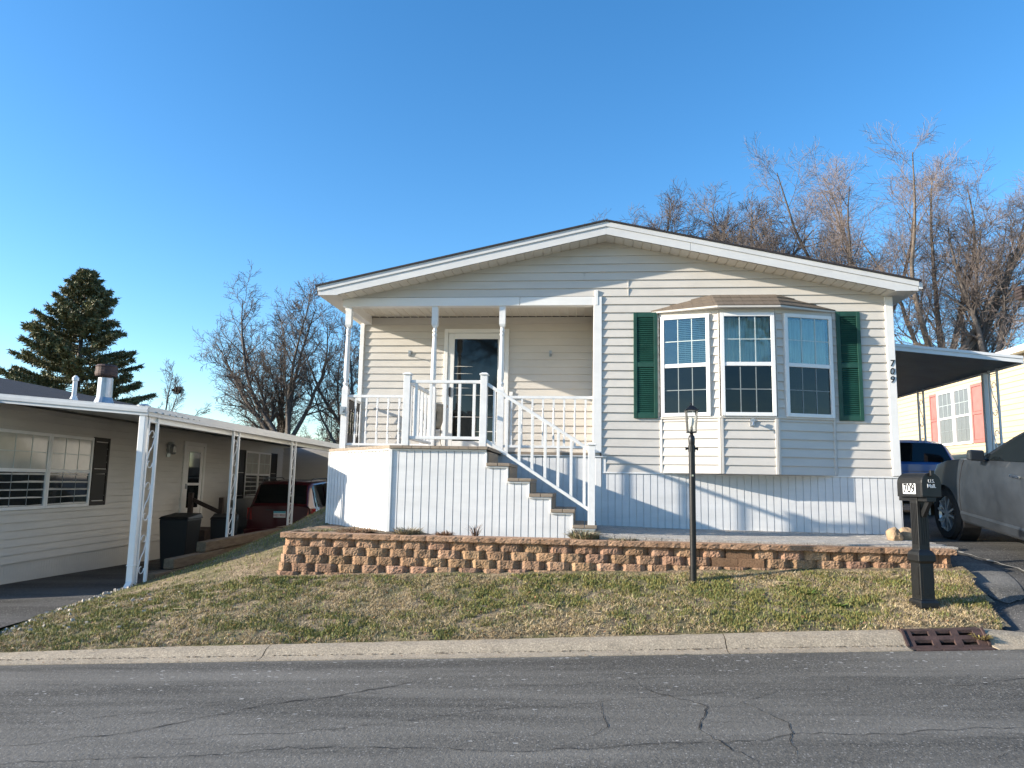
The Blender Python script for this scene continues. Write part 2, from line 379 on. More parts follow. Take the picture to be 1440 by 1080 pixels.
# ---- ground sheet to the horizon
def zground(x, y):
    z = zr(x) - .10
    if y > -3: z += min(.22, (y + 3) * .12)
    if -12 < x < -5.6 and -4.5 < y < 30: z -= .30
    if x < -12 and y > -4: z -= .2
    return z
sheet('ground', 'field', [-900, -300, -100, -50, -32, -24, -18, -14, -12, -9, -6.3, -5.6, -4, -2, 0, 2, 4, 6, 9, 12, 18, 25, 32, 50, 100, 300, 900], [-900, -300, -100, -60, -30, -20, -14, -12, -9, -6, -4, -3, -2, -1, 0, 4, 10, 20, 30, 60, 150, 400, 900], zground)
road = sheet('road', 'asphalt', lin(-60, 60, 120), [-13.2, -12, -10, -8.2] + [(lambda x, k=k: yc(x) - k) for k in (2.5, 1.9, 1.5, 1.2, .95, .75, .55, .4, .25, .12, 0)], lambda x, y: zr(x) + .004)
at = road.data.attributes.new('edge', 'FLOAT', 'POINT')
for i, v in enumerate(road.data.vertices):
    d = yc(v.co.x) - v.co.y; at.data[i].value = .75 * math.exp(-max(0, d) / .42) + .012
# ---- curb (rolled, with a gutter pan), broken at joints and at the storm drain
def curb_profile(x):
    h = hc(x); y = yc(x); z = zr(x)
    p = [(-.02, -.05), (-.015, .010), (.09, .014), (.12, .022), (.16, .42 * h + .014), (.20, .80 * h + .01), (.245, h + .004), (.315, h + .012), (.33, -.06)]
    return [(x, y + a, z + b + (.004 * noise.noise((x * 6, a * 9, 1)) if b > 0 else 0)) for a, b in p]
mb = MB()
joints = [-60, -30, -14, -9.3, -6.2, -3.02, 1.30, 2.93]
for a, b in list(zip(joints, joints[1:])) + [(3.68, 8), (8, 30), (30, 60)]:
    g = .005; xs = lin(a + g, b - g, max(3, min(60, int((b - a) / .12)))); ring = [curb_profile(x) for x in xs]; n = 9
    mb.add([p for r in ring for p in r], [(i * n + j, i * n + j + 1, (i + 1) * n + j + 1, (i + 1) * n + j) for i in range(len(xs) - 1) for j in range(n - 1)] + [tuple(range(n)), tuple(range((len(xs) - 1) * n, len(xs) * n))[::-1]])
tag(mb.build('curb', 'curb_concrete'), None, None, None, 'structure')
# ---- cracks in the road
mb = MB()
def crack(pts, w=.012, jit=.035, step=.06, branch=.0, lvl=0):
    P = []
    for (a, b), (c, d) in zip(pts, pts[1:]):
        n = max(2, int(math.hypot(c - a, d - b) / step))
        for i in range(n): P.append((a + (c - a) * i / n, b + (d - b) * i / n))
    P.append(pts[-1]); Q = []; off = 0
    for i, (x, y) in enumerate(P):
        off = off * .8 + rnd.uniform(-jit, jit) * .7
        Q.append((x + rnd.uniform(-jit, jit) * .25, y + off))
    vs = []
    for i, (x, y) in enumerate(Q):
        x2, y2 = Q[min(i + 1, len(Q) - 1)]; x1, y1 = Q[max(i - 1, 0)]
        t = V((x2 - x1, y2 - y1)); t = t.normalized() if t.length else V((1, 0)); e = min(1, i / 5, (len(Q) - 1 - i) / 5)
        hw = w * .35 * (.25 + .75 * e) * rnd.uniform(.25, 1.3)
        for s in (1, -1): px, py = x - t.y * hw * s, y + t.x * hw * s; vs.append((px, py, zr(px) + .008))
    mb.add(vs, [(2 * i, 2 * i + 1, 2 * i + 3, 2 * i + 2) for i in range(len(Q) - 1)])
    if lvl < 1:
        for i in range(3, len(Q) - 3):
            if rnd.random() < branch:
                a = rnd.uniform(0, 6.28); L = rnd.uniform(.12, .5)
                crack([Q[i], (Q[i][0] + math.cos(a) * L, Q[i][1] + math.sin(a) * L * .5)], w * .6, jit, step, 0, 1)
crack([(-3.75, -6.45), (-3.0, -6.15), (-2.35, -5.55), (-1.6, -5.05), (-1.25, -4.75)], .017, .03, .05, .05)
crack([(-3.6, -5.95), (-2.9, -5.62), (-2.5, -5.5)], .009, .03, .05, .04)
crack([(-2.1, -5.35), (-1.5, -5.1)], .008)
crack([(-2.7, -6.3), (-1.3, -5.95), (-.7, -5.6), (.2, -5.35), (1.2, -5.1)], .008, .035, .05, .06)
crack([(-3.6, -6.75), (-1.8, -6.4), (-.4, -6.4), (1.2, -6.1), (2.9, -5.9), (6, -5.5)], .010, .04, .06, .05)
crack([(.35, -4.72), (.5, -5.2), (.85, -5.5), (.72, -6.0), (.95, -6.5)], .012, .05, .05, .07)
crack([(1.45, -5.05), (1.1, -5.45), (1.3, -5.8), (1.2, -6.4)], .010, .05, .05, .08)
crack([(3.9, -4.55), (3.2, -4.75), (2.6, -5.0)], .010, .04, .05, .05); crack([(2.0, -4.9), (1.9, -5.1), (1.6, -5.25)], .009)
crack([(-.2, -5.0), (.35, -4.75), (.75, -4.7)], .008, .02); crack([(.1, -5.3), (.15, -5.9), (-.05, -6.2)], .009, .05)
crack([(1.7, -4.35), (1.75, -4.62)], .008); crack([(-.3, -4.3), (.1, -4.25)], .008); crack([(-1.9, -4.75), (-1.85, -4.95)], .006)
for k in range(46):
    x, y = rnd.uniform(-3.6, 3.4), rnd.uniform(-6.8, -4.6); a = rnd.uniform(-.5, .9); L = rnd.uniform(.1, .4)
    crack([(x, y), (x + L * math.cos(a), y + L * math.sin(a))], .006, .03, .04, 0, 1)
mb2 = mb; tag(mb2.build('road_cracks', 'crack'), None, None, None, 'structure')
# ---- driveways
sheet('neighbour_driveway', 'drive_asphalt', lin(-15, -6.28, 18), [(lambda x: yc(x) + .31), -3.4, -2.6, -2, -1.4, -1, -.5, 0, 1, 2, 4, 6, 9, 12, 18], lambda x, y: max(zdrive_left(x, y), zr(x) - .03) if y > -3.6 else max(zdrive_left(x, y), zr(x) + hc(x) + .006))
def xlawn_r(y): return lerp(y, [(-3.7, 3.72), (-3.3, 3.95), (-2.6, 4.1), (-2.0, 4.22), (-1.5, 4.2)])
sheet('driveway', 'drive_asphalt', lin(3.6, 10.5, 46), [(lambda x: yc(x) + .315)] + lin(-3.28, 2, 40) + [3, 4.5, 8, 14], lambda x, y: zdrive_right(x, y) - .05 * max(0, min(1, (4.35 - x) / .3)) * (1 if y < -1.7 else 0) + .006 * noise.noise((x * 2, y * 2, 8)))
mb = MB(); PC = V((4.47, -1.95, 0)); rings = []
for q in range(9):
    for i in range(40):
        a = i / 40 * 6.283; r_ = (q / 8) * (1 + .18 * noise.noise((math.cos(a) * 1.5, math.sin(a) * 1.5, 4)) + .06 * noise.noise((math.cos(a) * 6, math.sin(a) * 6, 2))); x = PC.x + .24 * math.cos(a) * r_ + .10 * math.sin(a) * r_; y = PC.y + .85 * math.sin(a) * r_
        mb.v.append((x, y, zdrive_right(x, y) - .05 * max(0, min(1, (4.35 - x) / .3)) + .022 - .012 * (q / 8) ** 4))
mb.f = [(q * 40 + i, q * 40 + (i + 1) % 40, (q + 1) * 40 + (i + 1) % 40, (q + 1) * 40 + i) for q in range(8) for i in range(40)]
tag(mb.build('driveway_patch', 'patch_asphalt', smooth=True), None, None, None, 'structure')
mb = MB(); Q = [(4.62, -.15), (4.72, -.9), (4.9, -1.6), (5.1, -2.3), (5.35, -2.9), (5.5, -3.25)]; vs = []
Q = [(a[0] + (b[0] - a[0]) * t, a[1] + (b[1] - a[1]) * t) for a, b in zip(Q, Q[1:]) for t in (0, .1, .2, .3, .4, .5, .6, .7, .8, .9)]
for x, y in Q:
    w = rnd.uniform(.0, .04); x += rnd.uniform(-.02, .02)
    for s in (-1, 1): vs.append((x + s * w, y, zdrive_right(x + s * w, y) + .020))
mb.add(vs, [(2 * i, 2 * i + 1, 2 * i + 3, 2 * i + 2) for i in range(len(Q) - 1)]); tag(mb.build('driveway_seam', 'seam'), None, None, None, 'structure')
# ---- lawn
def lawn_ok(x, y):
    if y < yc(x) + .33: return False
    if x > xlawn_r(y) + .05 * noise.noise((y * 5, 1, 1)): return False
    xl = -6.3 if y < -1.1 else -6.14 - .07 * (y + 1.2)
    if x < xl + .05 * noise.noise((y * 4, 5, 1)): return False
    if y > -2.12 and x > -3.92: return False
    return y < 3
mb = MB(); xs = lin(-6.34, -3.9, 22) + lin(-3.9, 4.24, 74)[1:]; tvals = lin(0, 1, 18)
def lx(x, t): return x
n = 19
for x in xs:
    y0 = yc(x) + .31; y1 = -1.98
    for t in tvals: mb.v.append((x, y0 + (y1 - y0) * t, zlawn(x, y0 + (y1 - y0) * t)))
fs = []
for i in range(len(xs) - 1):
    for j in range(n - 1):
        a = mb.v[i * n + j]
        if a[0] > xlawn_r(a[1]) - .02: continue
        fs.append((i * n + j, (i + 1) * n + j, (i + 1) * n + j + 1, i * n + j + 1))
mb.f = fs
ys2 = lin(-1.98, 8, 24); xs2 = lin(0, 1, 14); k = len(mb.v)
for y in ys2:
    xl = -6.34 if y < -1.1 else -6.16 - .07 * (y + 1.2)
    for t in xs2: x = xl + (-3.7 - xl) * t; mb.v.append((x, y, zlawn(x, y)))
mb.f += [(k + i * 15 + j, k + i * 15 + j + 1, k + (i + 1) * 15 + j + 1, k + (i + 1) * 15 + j) for i in range(24) for j in range(14)]
tag(mb.build('lawn', 'lawn_soil', smooth=True), None, None, None, 'structure')
# ---- grass blades
mb = MB(); G = random.Random(3)
def green_at(x, y):
    g = noise.fractal((x * .75 + 3, y * 1.0, 2.2), 1, 2, 3) * .8 + .75 * noise.noise((x * 3.2, y * 3.6, 7)) + .35 * noise.noise((x * 8, y * 8, 9)) - .05
    if x < -3.2: g += .28
    g += .35 * math.exp(-((x - 2.2) ** 2) / .35 - ((y + 3.35) ** 2) / .06)
    g -= .55 * math.exp(-((x - 3.15) ** 2) / .25 - ((y + 3.15) ** 2) / .15)
    d = y - yc(x) - .31
    if d < .18: g -= .5 * (1 - d / .18)
    return g
cnt = 0
for it in range(420000):
    x = G.uniform(-6.35, 4.3); y = G.uniform(-4.35, -2.08) if G.random() < .83 or x > -3.9 else G.uniform(-2.1, 2.6)
    if not lawn_ok(x, y): continue
    if y > -2.0 and G.random() < .35: continue
    g = green_at(x, y); gr = G.gauss(g, .33) > .02
    clump = noise.noise((x * 7, y * 7, 4))
    if clump < -.22 and G.random() < .85: continue
    if noise.noise((x * 2.6, y * 3.4, 21)) < -.30 and G.random() < .8: continue
    if cnt > 150000: break
    cnt += 1
    z = zlawn(x, y) - .004
    if gr:
        h = G.uniform(.016, .042) * (1 + .55 * max(0, clump)); w = G.uniform(.0028, .0050)
        k = G.uniform(.6, 1.25); c = (.215 * k * G.uniform(.8, 1.35), .225 * k, .075 * k)
        lean = G.uniform(.1, .9)
    else:
        h = G.uniform(.012, .042); w = G.uniform(.0016, .0034); k = G.uniform(.35, 1.2); c = (.66 * k, .52 * k, .32 * k); lean = G.uniform(.5, 2.2)
    a = G.uniform(0, 6.283); b = a + G.uniform(-.8, .8); dx, dy = math.cos(b) * h * lean, math.sin(b) * h * lean; ux, uy = -math.sin(a) * w, math.cos(a) * w
    mb.add([(x - ux, y - uy, z), (x + ux, y + uy, z), (x + ux * .7 + dx * .4, y + uy * .7 + dy * .4, z + h * .65), (x - ux * .7 + dx * .4, y - uy * .7 + dy * .4, z + h * .65), (x + dx, y + dy, z + h * .95)],
           [(0, 1, 2, 3), (3, 2, 4)], c)
tag(mb.build('grass', 'blade', fix=False), None, None, None, 'stuff')
# ---- litter: dead leaves, bits of gravel along the drive edge
mb = MB()
for it in range(900):
    x = G.uniform(-6.2, 4.2); y = G.uniform(-4.1, -2.15)
    if it < 260: y = yc(x) + .35 + abs(G.gauss(0, .07))
    if not lawn_ok(x, y): continue
    z = zlawn(x, y) + G.uniform(.012, .03); s = G.uniform(.008, .022); a = G.uniform(0, 6.28); t = V((math.cos(a), math.sin(a), G.uniform(-.5, .5))) * s; q = V((-math.sin(a), math.cos(a), G.uniform(-.5, .5))) * s * .6
    p = V((x, y, z)); k = G.uniform(.5, 1.2); c = G.choice([(.32, .17, .085), (.20, .11, .06), (.36, .26, .15), (.14, .09, .06)])
    mb.add([p - t, p + q, p + t, p - q + V((0, 0, s * .3))], [(0, 1, 2, 3)], tuple(v * k for v in c))
for it in range(260):   # crumbs and leaf bits lying in the gutter and on the curb
    x = G.uniform(-6.5, 2.8); o_ = abs(G.gauss(0, .06)) - .05 if it < 170 else G.uniform(.2, .31); y = yc(x) + o_; z = zr(x) + (.02 if o_ < .1 else hc(x) + .018); s = G.uniform(.004, .014); a = G.uniform(0, 6.28); t = V((math.cos(a), math.sin(a), G.uniform(-.2, .4))) * s; q = V((-math.sin(a), math.cos(a), .2)) * s * .6; k = G.uniform(.5, 1.2); c = G.choice([(.28, .15, .08), (.16, .10, .06), (.34, .27, .17), (.10, .08, .06)]); p = V((x, y, z))
    mb.add([p - t, p + q, p + t, p - q], [(0, 1, 2, 3)], tuple(v * k for v in c))
for it in range(900):   # grit along the crease of the curb
    x = G.uniform(-6.8, 2.9); o_ = G.gauss(.125, .012); p = V((x, yc(x) + o_, zr(x) + .026)); s = G.uniform(.003, .009); a = G.uniform(0, 6.28); t = V((math.cos(a) * 2, math.sin(a) * .6, 0)) * s; q = V((-math.sin(a), math.cos(a), .5)) * s; k = G.uniform(.5, 1.3)
    mb.add([p - t, p + q, p + t, p - q], [(0, 1, 2, 3)], (.14 * k, .115 * k, .085 * k))
for it in range(40):    # straws and twigs
    x = G.uniform(-5, 4); y = G.uniform(-3.4, -2.2)
    if not lawn_ok(x, y): continue
    z = zlawn(x, y) + .03; a = G.uniform(0, 6.28); L = G.uniform(.06, .22); d = V((math.cos(a) * L, math.sin(a) * L, G.uniform(-.01, .02))); w = V((-math.sin(a), math.cos(a), .5)) * .0035; p = V((x, y, z))
    mb.add([p - w, p + w, p + d + w, p + d - w], [(0, 1, 2, 3)], (.42, .33, .2))
tag(mb.build('fallen_leaves', 'blade', fix=False), None, None, None, 'stuff')
mb = MB()
for it in range(150):
    if it < 110: y = G.uniform(-3.6, -1.2); x = -6.22 + abs(G.gauss(0, .07)) - .04
    else: y = G.uniform(-3.5, -2.2); x = G.uniform(-6.2, -4.5)
    s = G.uniform(.007, .024); z = zlawn(max(x, -6.3), y) + s * .5; k = G.uniform(.6, 1.1)
    m = Matrix.Rotation(G.uniform(0, 6), 3, (G.random(), G.random(), G.random() + .1)); vs = []
    for a in (-1, 1):
        for b in (-1, 1):
            for c in (-1, 1): vs.append(V((x, y, z)) + m @ V((a * s * G.uniform(.6, 1.3), b * s * G.uniform(.5, 1), c * s * .6)))
    mb.add(vs, [(0, 1, 3, 2), (4, 6, 7, 5), (0, 4, 5, 1), (2, 3, 7, 6), (0, 2, 6, 4), (1, 5, 7, 3)], (.46 * k, .42 * k, .37 * k))
tag(mb.build('gravel', 'blade'), None, None, None, 'stuff')
# ------------------------------------------------------------------ retaining wall
RW = thing('retaining_wall', (.2, -2, .4), 'low retaining wall of rough tan split-face blocks along the top of the lawn', 'retaining wall', wc=True)
def block(mb, o, u, n, L, H, D=.2, ch=.045, amp=.013, smooth=False, tint=(1, 1, 1), chl=True, chr_=True):
    """split-face block: front grid displaced, chamfered left and right"""
    o = V(o); u = V(u); n = V(n); nx, nh = 18, 7; vs = []; sd = rnd.random() * 50
    e = .062
    for j in range(nh + 1):
        for i in range(nx + 1):
            a = i / nx * L; b = j / nh * H; d = 0
            if not smooth:
                if chl and a < e: d -= ch * (1 - a / e)
                if chr_ and a > L - e: d -= ch * (1 - (L - a) / e)
                d += amp * (.75 * noise.noise((a * 12 + sd, b * 15, sd)) + .75 * abs(noise.noise((a * 26 + sd, b * 30, 7))) + .55 * noise.noise((a * 60, b * 60 + sd, 3)) - .2)
                if j in (0, nh): d -= .003
            vs.append(o + u * a + V((0, 0, b)) + n * d)
    w = nx + 1
    fs = [(j * w + i, j * w + i + 1, (j + 1) * w + i + 1, (j + 1) * w + i) for j in range(nh) for i in range(nx)]
    border = [i for i in range(w)] + [j * w + nx for j in range(1, nh + 1)] + [nh * w + i for i in range(nx - 1, -1, -1)] + [j * w for j in range(nh - 1, 0, -1)]
    k = len(vs)
    for i in border:
        p = vs[i]; q = p - o; vs.append(p - n * (q.dot(n) + D))
    m = len(border)
    fs += [(border[i], k + i, k + (i + 1) % m, border[(i + 1) % m]) for i in range(m)] + [tuple(range(k, k + m))]
    mb.add(vs, fs, tint)
mb = MB(); mc = MB()
for c in range(5):
    z = .77 - .1 * c; yf = -2.0 - .014 * c; x = -3.72 - .016 * c - (0 if c % 2 else .0)
    first = True
    while x < 4.08:
        L = .297 if not first or c % 2 == 0 else .15
        if x + L > 4.14: L = max(.08, 4.13 - x)
        k = rnd.uniform(.76, 1.14); sm = 1.5 < x + L / 2 < 1.92 and c < 2
        t = (k * .72, k * .68, k * .62) if sm else (k, k * rnd.uniform(.95, 1.04), k * rnd.uniform(.9, 1.05))
        block(mb, (x + .002, yf + (.012 if sm else 0), z + .001), (1, 0, 0), (0, -1, 0), L - .004, .098, .2, .05, .013, sm, t, True, True)
        x += L; first = False
    y = -2.0 + .02
    while y < -.1:    # left return
        L = .297 if c % 2 or y > -1.9 else .15; k = rnd.uniform(.86, 1.1)
        block(mb, (-3.72 - .016 * c, y + L - .002, z + .001), (0, -1, 0), (-1, 0, 0), L - .004, .098, .2, .045, .013, False, (k, k, k)); y += L
    y = -1.8
    while y < -1.0 and c < 3:    # right return
        block(mb, (4.12 + .006 * c, y, z + .001), (0, 1, 0), (1, 0, 0), .293, .098, .2, .045, .013); y += .297
x = -3.76
while x < 4.1:
    L = min(rnd.choice([.42, .45, .47]), 4.17 - x); k = rnd.uniform(.9, 1.1)
    block(mc, (x + .002, -2.03, .871), (1, 0, 0), (0, -1, 0), L - .004, .062, .27, .008, .010, False, (k, k, k)); x += L
y = -1.75
while y < -.05:
    block(mc, (-3.76, y + .43, .871), (0, -1, 0), (-1, 0, 0), .43, .062, .27, .008, .009); y += .434
mb.build('block_course', 'wall_block', RW); mc.build('cap_course', 'wall_block', RW)
# ---- planting bed and paver walk behind the wall
sheet('planting_bed', 'soil', lin(-3.72, .3, 30), lin(-1.85, 1.2, 18), lambda x, y: .905 + .02 * noise.noise((x * 3, y * 3, 1)) + .02 * noise.noise((x * 9, y * 9, 1)) + (.03 if x < -2 else 0))
mb = MB()
for i in range(22):
    for j in range(14):
        x = .16 + i * .187; y = -1.84 + j * .137 + (0)
        if j % 2: x -= .0935
        z = lerp(x, [(0, .985), (1, .96), (4.3, .945)]) + (y + 1.9) * .012 + rnd.uniform(-.002, .002)
        mb.box((x + .003, y + .003, z - .05), (min(x + .184, 4.28), y + .134, z))
tag(mb.build('walkway', 'paver'), None, None, None, 'structure')
mb = MB(); mb.add([(.15, -1.86, .925), (4.3, -1.86, .925), (4.3, .1, .935), (.15, .1, .935)], [(0, 1, 2, 3)]); tag(mb.build('walkway_bed', 'soil'), None, None, None, 'structure')

# ------------------------------------------------------------------ the house
H = thing('manufactured_house', (.3, 0, .95), 'beige one-storey house with a covered porch, green shutters and a three-sided bay window', 'house', wc=True)
F0 = frame((0, 0, 0), (1, 0, 0), (0, -1, 0))
AP, SL, XC = 5.26, .218, .28
def xrL(z, a): return max(a, XC - (AP - z) / SL)
def xrR(z, b): return min(b, XC + (AP - z) / SL)
E_ = .12571; Z0 = 1.77; ZB = Z0 + 19 * E_; ZG = Z0 + 21 * E_
mb = MB()
siding(mb, F0, Z0, ZB, lambda z: .225, lambda z: 1.075, E_); siding(mb, F0, Z0, ZB, lambda z: 3.56, lambda z: 4.305, E_)
siding(mb, F0, ZB, ZG, lambda z: .225, lambda z: 4.305, E_)
siding(mb, F0, ZG, AP, lambda z: xrL(z, -3.80), lambda z: xrR(z, 4.305 if z < 4.5 else 9), E_)
wall = mb.build('front_wall', 'siding', H)
mb = MB(); mb.box((.225, .003, 1.0), (1.06, .1, 4.39)); mb.box((3.58, .003, 1.0), (4.40, .1, 4.39)); mb.prism([(-3.79, .003, 4.40), (4.40, .003, 4.40), (4.40, .003, 4.42), (.28, .003, 5.25), (-3.79, .003, 4.42)], (0, .1, 0)); mb.box((1.0, .003, 4.17), (3.62, .1, 4.4)); mb.box((1.0, .003, 1.0), (3.62, .1, 1.76))
mb.build('wall_core', 'siding', H)
for x, z0 in ((.62, ZG), (.62, ZG + E_), (-.05, ZG + 2 * E_), (-.28, ZG + 4 * E_), (-2.3, ZG + E_)):   # seams where siding lengths overlap
    mb = MB(); mb.box((x, -.0205, z0 + .004), (x + .004, -.004, z0 + E_ - .004)); mb.build('siding_seam', 'siding_grey', H)
mb = MB(); siding(mb, frame((0, 1.2, 0), (1, 0, 0), (0, -1, 0)), 2.05, 4.37, lambda z: -3.80, lambda z: .10, .122)
mb.build('porch_wall', 'siding', H)
mb = MB(); mb.box((-3.80, 1.21, 1.0), (.09, 1.4, 4.37)); mb.box((.10, .02, .9), (.20, 1.25, 4.37)); mb.box((-3.82, 1.25, .9), (-3.72, 14, 4.37)); mb.box((4.30, .12, .9), (4.40, 14, 4.37)); mb.box((-3.7, 13.9, .9), (4.3, 14, 4.37)); mb.prism([(-3.8, 13.95, 4.38), (4.4, 13.95, 4.38), (.28, 13.95, 5.26)], (0, .05, 0))
mb.build('side_wall', 'siding', H)
# trim
mb = MB(); mb.box((.10, -.030, 2.05), (.225, .02, 4.40)); mb.box((.12, -.036, 4.27), (.17, .02, 4.50))
mb.build('corner_trim', 'white', H, bevel=.004)
mb = MB(); mb.box((4.305, -.032, Z0 + .01), (4.415, .01, 4.372)); mb.box((4.395, -.02, Z0 + .01), (4.415, .12, 4.372))
mb.build('corner_trim', 'white', H, bevel=.004)
mb = MB(); mb.box((-3.87, 1.16, 2.05), (-3.80, 1.198, 4.26)); mb.build('corner_trim', 'white', H, bevel=.004)
# porch beam and ceiling
mb = MB(); mb.box((-3.80, -.020, 4.27), (-1.02, .12, 4.405)); mb.box((-1.014, -.020, 4.27), (.098, .12, 4.405)); mb.box((-3.80, .125, 4.24), (-3.68, 1.195, 4.40))
mb.build('porch_beam', 'white', H, bevel=.006)
mb = MB(); ribbed(mb, (-3.68, .1, 4.385), (1, 0, 0), 3.78, (0, 1.12, 0), (0, 0, -1), .135, .018, -.012); mb.build('porch_ceiling', 'soffit', H)
# roof
def roofz(x, top): return top - SL * abs(x - XC)
mb = MB()
for sx in (-1, 1):
    xe = XC + sx * 4.40
    mb.prism([(XC, -.385, 5.485), (xe, -.385, roofz(xe, 5.485)), (xe, -.385, roofz(xe, 5.46)), (XC, -.385, 5.46)], (0, 14.6, 0))
roof = mb.build('roof', 'shingle_dark', H)
mb = MB()
for sx in (-1, 1):
    xe = XC + sx * 4.36; xs_ = XC + sx * 1.0 if sx > 0 else XC
    P = [(XC + sx * .0005, -.352, 5.457), (xe, -.352, roofz(xe, 5.457)), (xe, -.352, 4.372), (XC + sx * 4.05, -.352, 4.372), (XC + sx * 4.05, -.352, roofz(XC + sx * 4.05, 5.265)), (XC + sx * .0005, -.352, 5.265)]
    mb.prism(P, (0, .02, 0))
    q = [(XC + sx * .0005, -.366, 5.457), (xe + sx * .008, -.366, roofz(xe, 5.457)), (xe + sx * .008, -.366, roofz(xe, 5.385)), (XC + sx * .0005, -.366, 5.385)]
    mb.prism(q, (0, .0135, 0))
    mb.box((min(xe - sx * .02, xe), -.33, 4.372), (max(xe - sx * .02, xe), 14.1, roofz(xe, 5.457) - .004))
mb.build('fascia', 'fascia_white', roof)
mb = MB(); mb.box((1.50, -.3525, roofz(1.5, 5.27)), (1.503, -.351, roofz(1.5, 5.45)))
mb.build('fascia_joint', 'ink', roof)
mb = MB()
for sx in (-1, 1):
    u = V((sx, 0, -SL)).normalized()
    ribbed(mb, (XC, -.332, 5.262), u, 4.15, (0, .34, 0), (0, 0, -1), .14, .018, .012)
    x0 = XC + sx * 4.34; x1 = XC + sx * 4.04
    mb.box((min(x0, x1), -.330, 4.376), (max(x0, x1), 14, 4.384))
mb.build('soffit', 'soffit', roof)
mb = MB()   # end cap of the boxed eave, right
mb.box((4.645, -.35, 4.40), (4.70, 13.5, 4.48)); mb.build('gutter', 'white', roof)
# skirting
mb = MB(); ribbed(mb, (.225, -.008, .90), (1, 0, 0), 4.19, (0, 0, .86), (0, -1, 0), .102); ribbed(mb, (-1.35, -.004, .90), (1, 0, 0), 1.5, (0, 0, 1.09), (0, -1, 0), .102)
mb.box((4.405, -.006, .9), (4.412, .3, 1.76)); mb.build('skirting', 'skirt', H)
mb = MB(); mb.box((.225, -.022, 1.752), (4.418, .0, 1.772)); mb.box((.135, -.03, .93), (.222, .02, 2.0)); mb.box((.10, -.045, 1.985), (.30, .0, 2.0)); mb.box((.235, -.02, 1.755), (.29, 0, 1.985))
mb.build('skirting_trim', 'white', H, bevel=.003)
# deck
mb = MB(); P = [(-3.90, 1.195), (-3.90, -.02), (-2.55, -1.54), (-1.26, -1.54), (-1.26, -.03), (.09, -.03), (.09, 1.195)]
mb.prism([(x, y, 2.008) for x, y in P], (0, 0, .04))
for i in range(10): mb.box((-2.50 + i * .124, -1.548, 2.012), (-2.50 + i * .124 + .118, -1.54, 2.046))
deck = mb.build('deck', 'deck_wood', H)
mb = MB(); mb.box((-1.26, -.028, 1.992), (.135, -.006, 2.006)); ribbed(mb, (-3.885, 0, .87), (1.355, -1.50, 0), 2.02, (0, 0, 1.125), (-1.5, -1.355, 0), .112, .016, .028)
ribbed(mb, (-2.53, -1.50, .87), (1, 0, 0), 1.255, (0, 0, 1.125), (0, -1, 0), .1046)
ribbed(mb, (-3.885, 1.2, .87), (0, -1, 0), 1.2, (0, 0, 1.125), (-1, 0, 0), .112)
for k in range(5):
    x0 = -1.275 + .278 * k; zt = 1.84 - .19 * k - .045
    ribbed(mb, (x0, -1.50, .87), (1, 0, 0), .278, (0, 0, zt - .87), (0, -1, 0), .0927)
mb.build('deck_skirting', 'skirt', deck)
mb = MB(); mb.box((-2.560, -1.520, .87), (-2.515, -1.490, 2.005)); mb.box((-2.515, -1.516, 1.985), (-1.28, -1.497, 2.006)); mb.bar((-3.89, -.006, 1.995), (-2.55, -1.512, 1.995), .02, .02); mb.box((-3.905, -.02, .87), (-3.875, .02, 2.0))
for k in range(5):
    x0 = -1.275 + .278 * k; zt = 1.84 - .19 * k
    mb.box((x0 - .004, -1.522, zt - .062), (x0 + .285, -1.497, zt - .044)); mb.box((x0 - .016, -1.515, zt - .044), (x0 + .006, -1.495, zt + (.145 if k else .13)))
mb.build('skirting_trim', 'white', deck, bevel=.003)
mb = MB()
for k in range(5):
    x0 = -1.275 + .278 * k; zt = 1.84 - .19 * k
    mb.box((x0 + .002, -1.49, zt + .001), (x0 + .020, -.42, zt + .144))
st = mb.build('staircase', 'deck_wood', H)
for k in range(5):
    x0 = -1.275 + .278 * k; zt = 1.84 - .19 * k; mb = MB()
    mb.box((x0, -1.535, zt - .042), (x0 + .146, -.40, zt)); mb.box((x0 + .152, -1.535, zt - .042), (x0 + .302, -.40, zt))
    mb.build('tread', 'deck_wood', st, bevel=.004)
mb = MB(); ribbed(mb, (-1.25, -.42, .88), (1, 0, 0), 1.0, (0, 0, .35), (0, 1, 0), .1); mb.box((-1.2, -1.4, .88), (-1.1, -.5, 1.75)); mb.build('stringer', 'deck_wood', st)
# railings of the steps and platform
mb = MB(); PL = (-2.36, -1.46); PR = (-1.335, -1.46); NW = (.07, -1.46)
mb.box((PL[0] + .05, -1.485, 2.875), (PR[0] - .05, -1.435, 2.915)); mb.box((PL[0] + .05, -1.48, 2.135), (PR[0] - .05, -1.44, 2.175))
mb.bar((PR[0] + .045, -1.46, 2.865), (NW[0] - .04, -1.46, 2.035), .05, .042); mb.bar((PR[0] + .045, -1.46, 2.125), (NW[0] - .04, -1.46, 1.275), .045, .04)
mb.bar((PL[0], -1.41, 2.895), (-2.34, -.05, 2.895), .04, .05); mb.bar((PL[0], -1.41, 2.155), (-2.34, -.05, 2.155), .04, .04)
rail = mb.build('railing', 'rail_white', H, bevel=.004)
for (x, y), a, b in ((PL, 2.05, 2.985), (PR, 2.05, 2.985), (NW, 1.08, 2.085)):
    mb = MB(); mb.box((x - .045, y - .045, a), (x + .045, y + .045, b)); mb.square_post([(.058, b), (.058, b + .014), (.03, b + .032), (.004, b + .036)], (x, y, 0)); mb.build('newel_post', 'rail_white', rail, bevel=.003)
def baluster(x, y, a, b, h=.0175): m = MB(); m.box((x - h, y - h, a), (x + h, y + h, b)); m.build('baluster', 'rail_white', rail, bevel=.002)
for k in range(5): baluster(PL[0] + .125 + k * .193, -1.46, 2.170, 2.880)
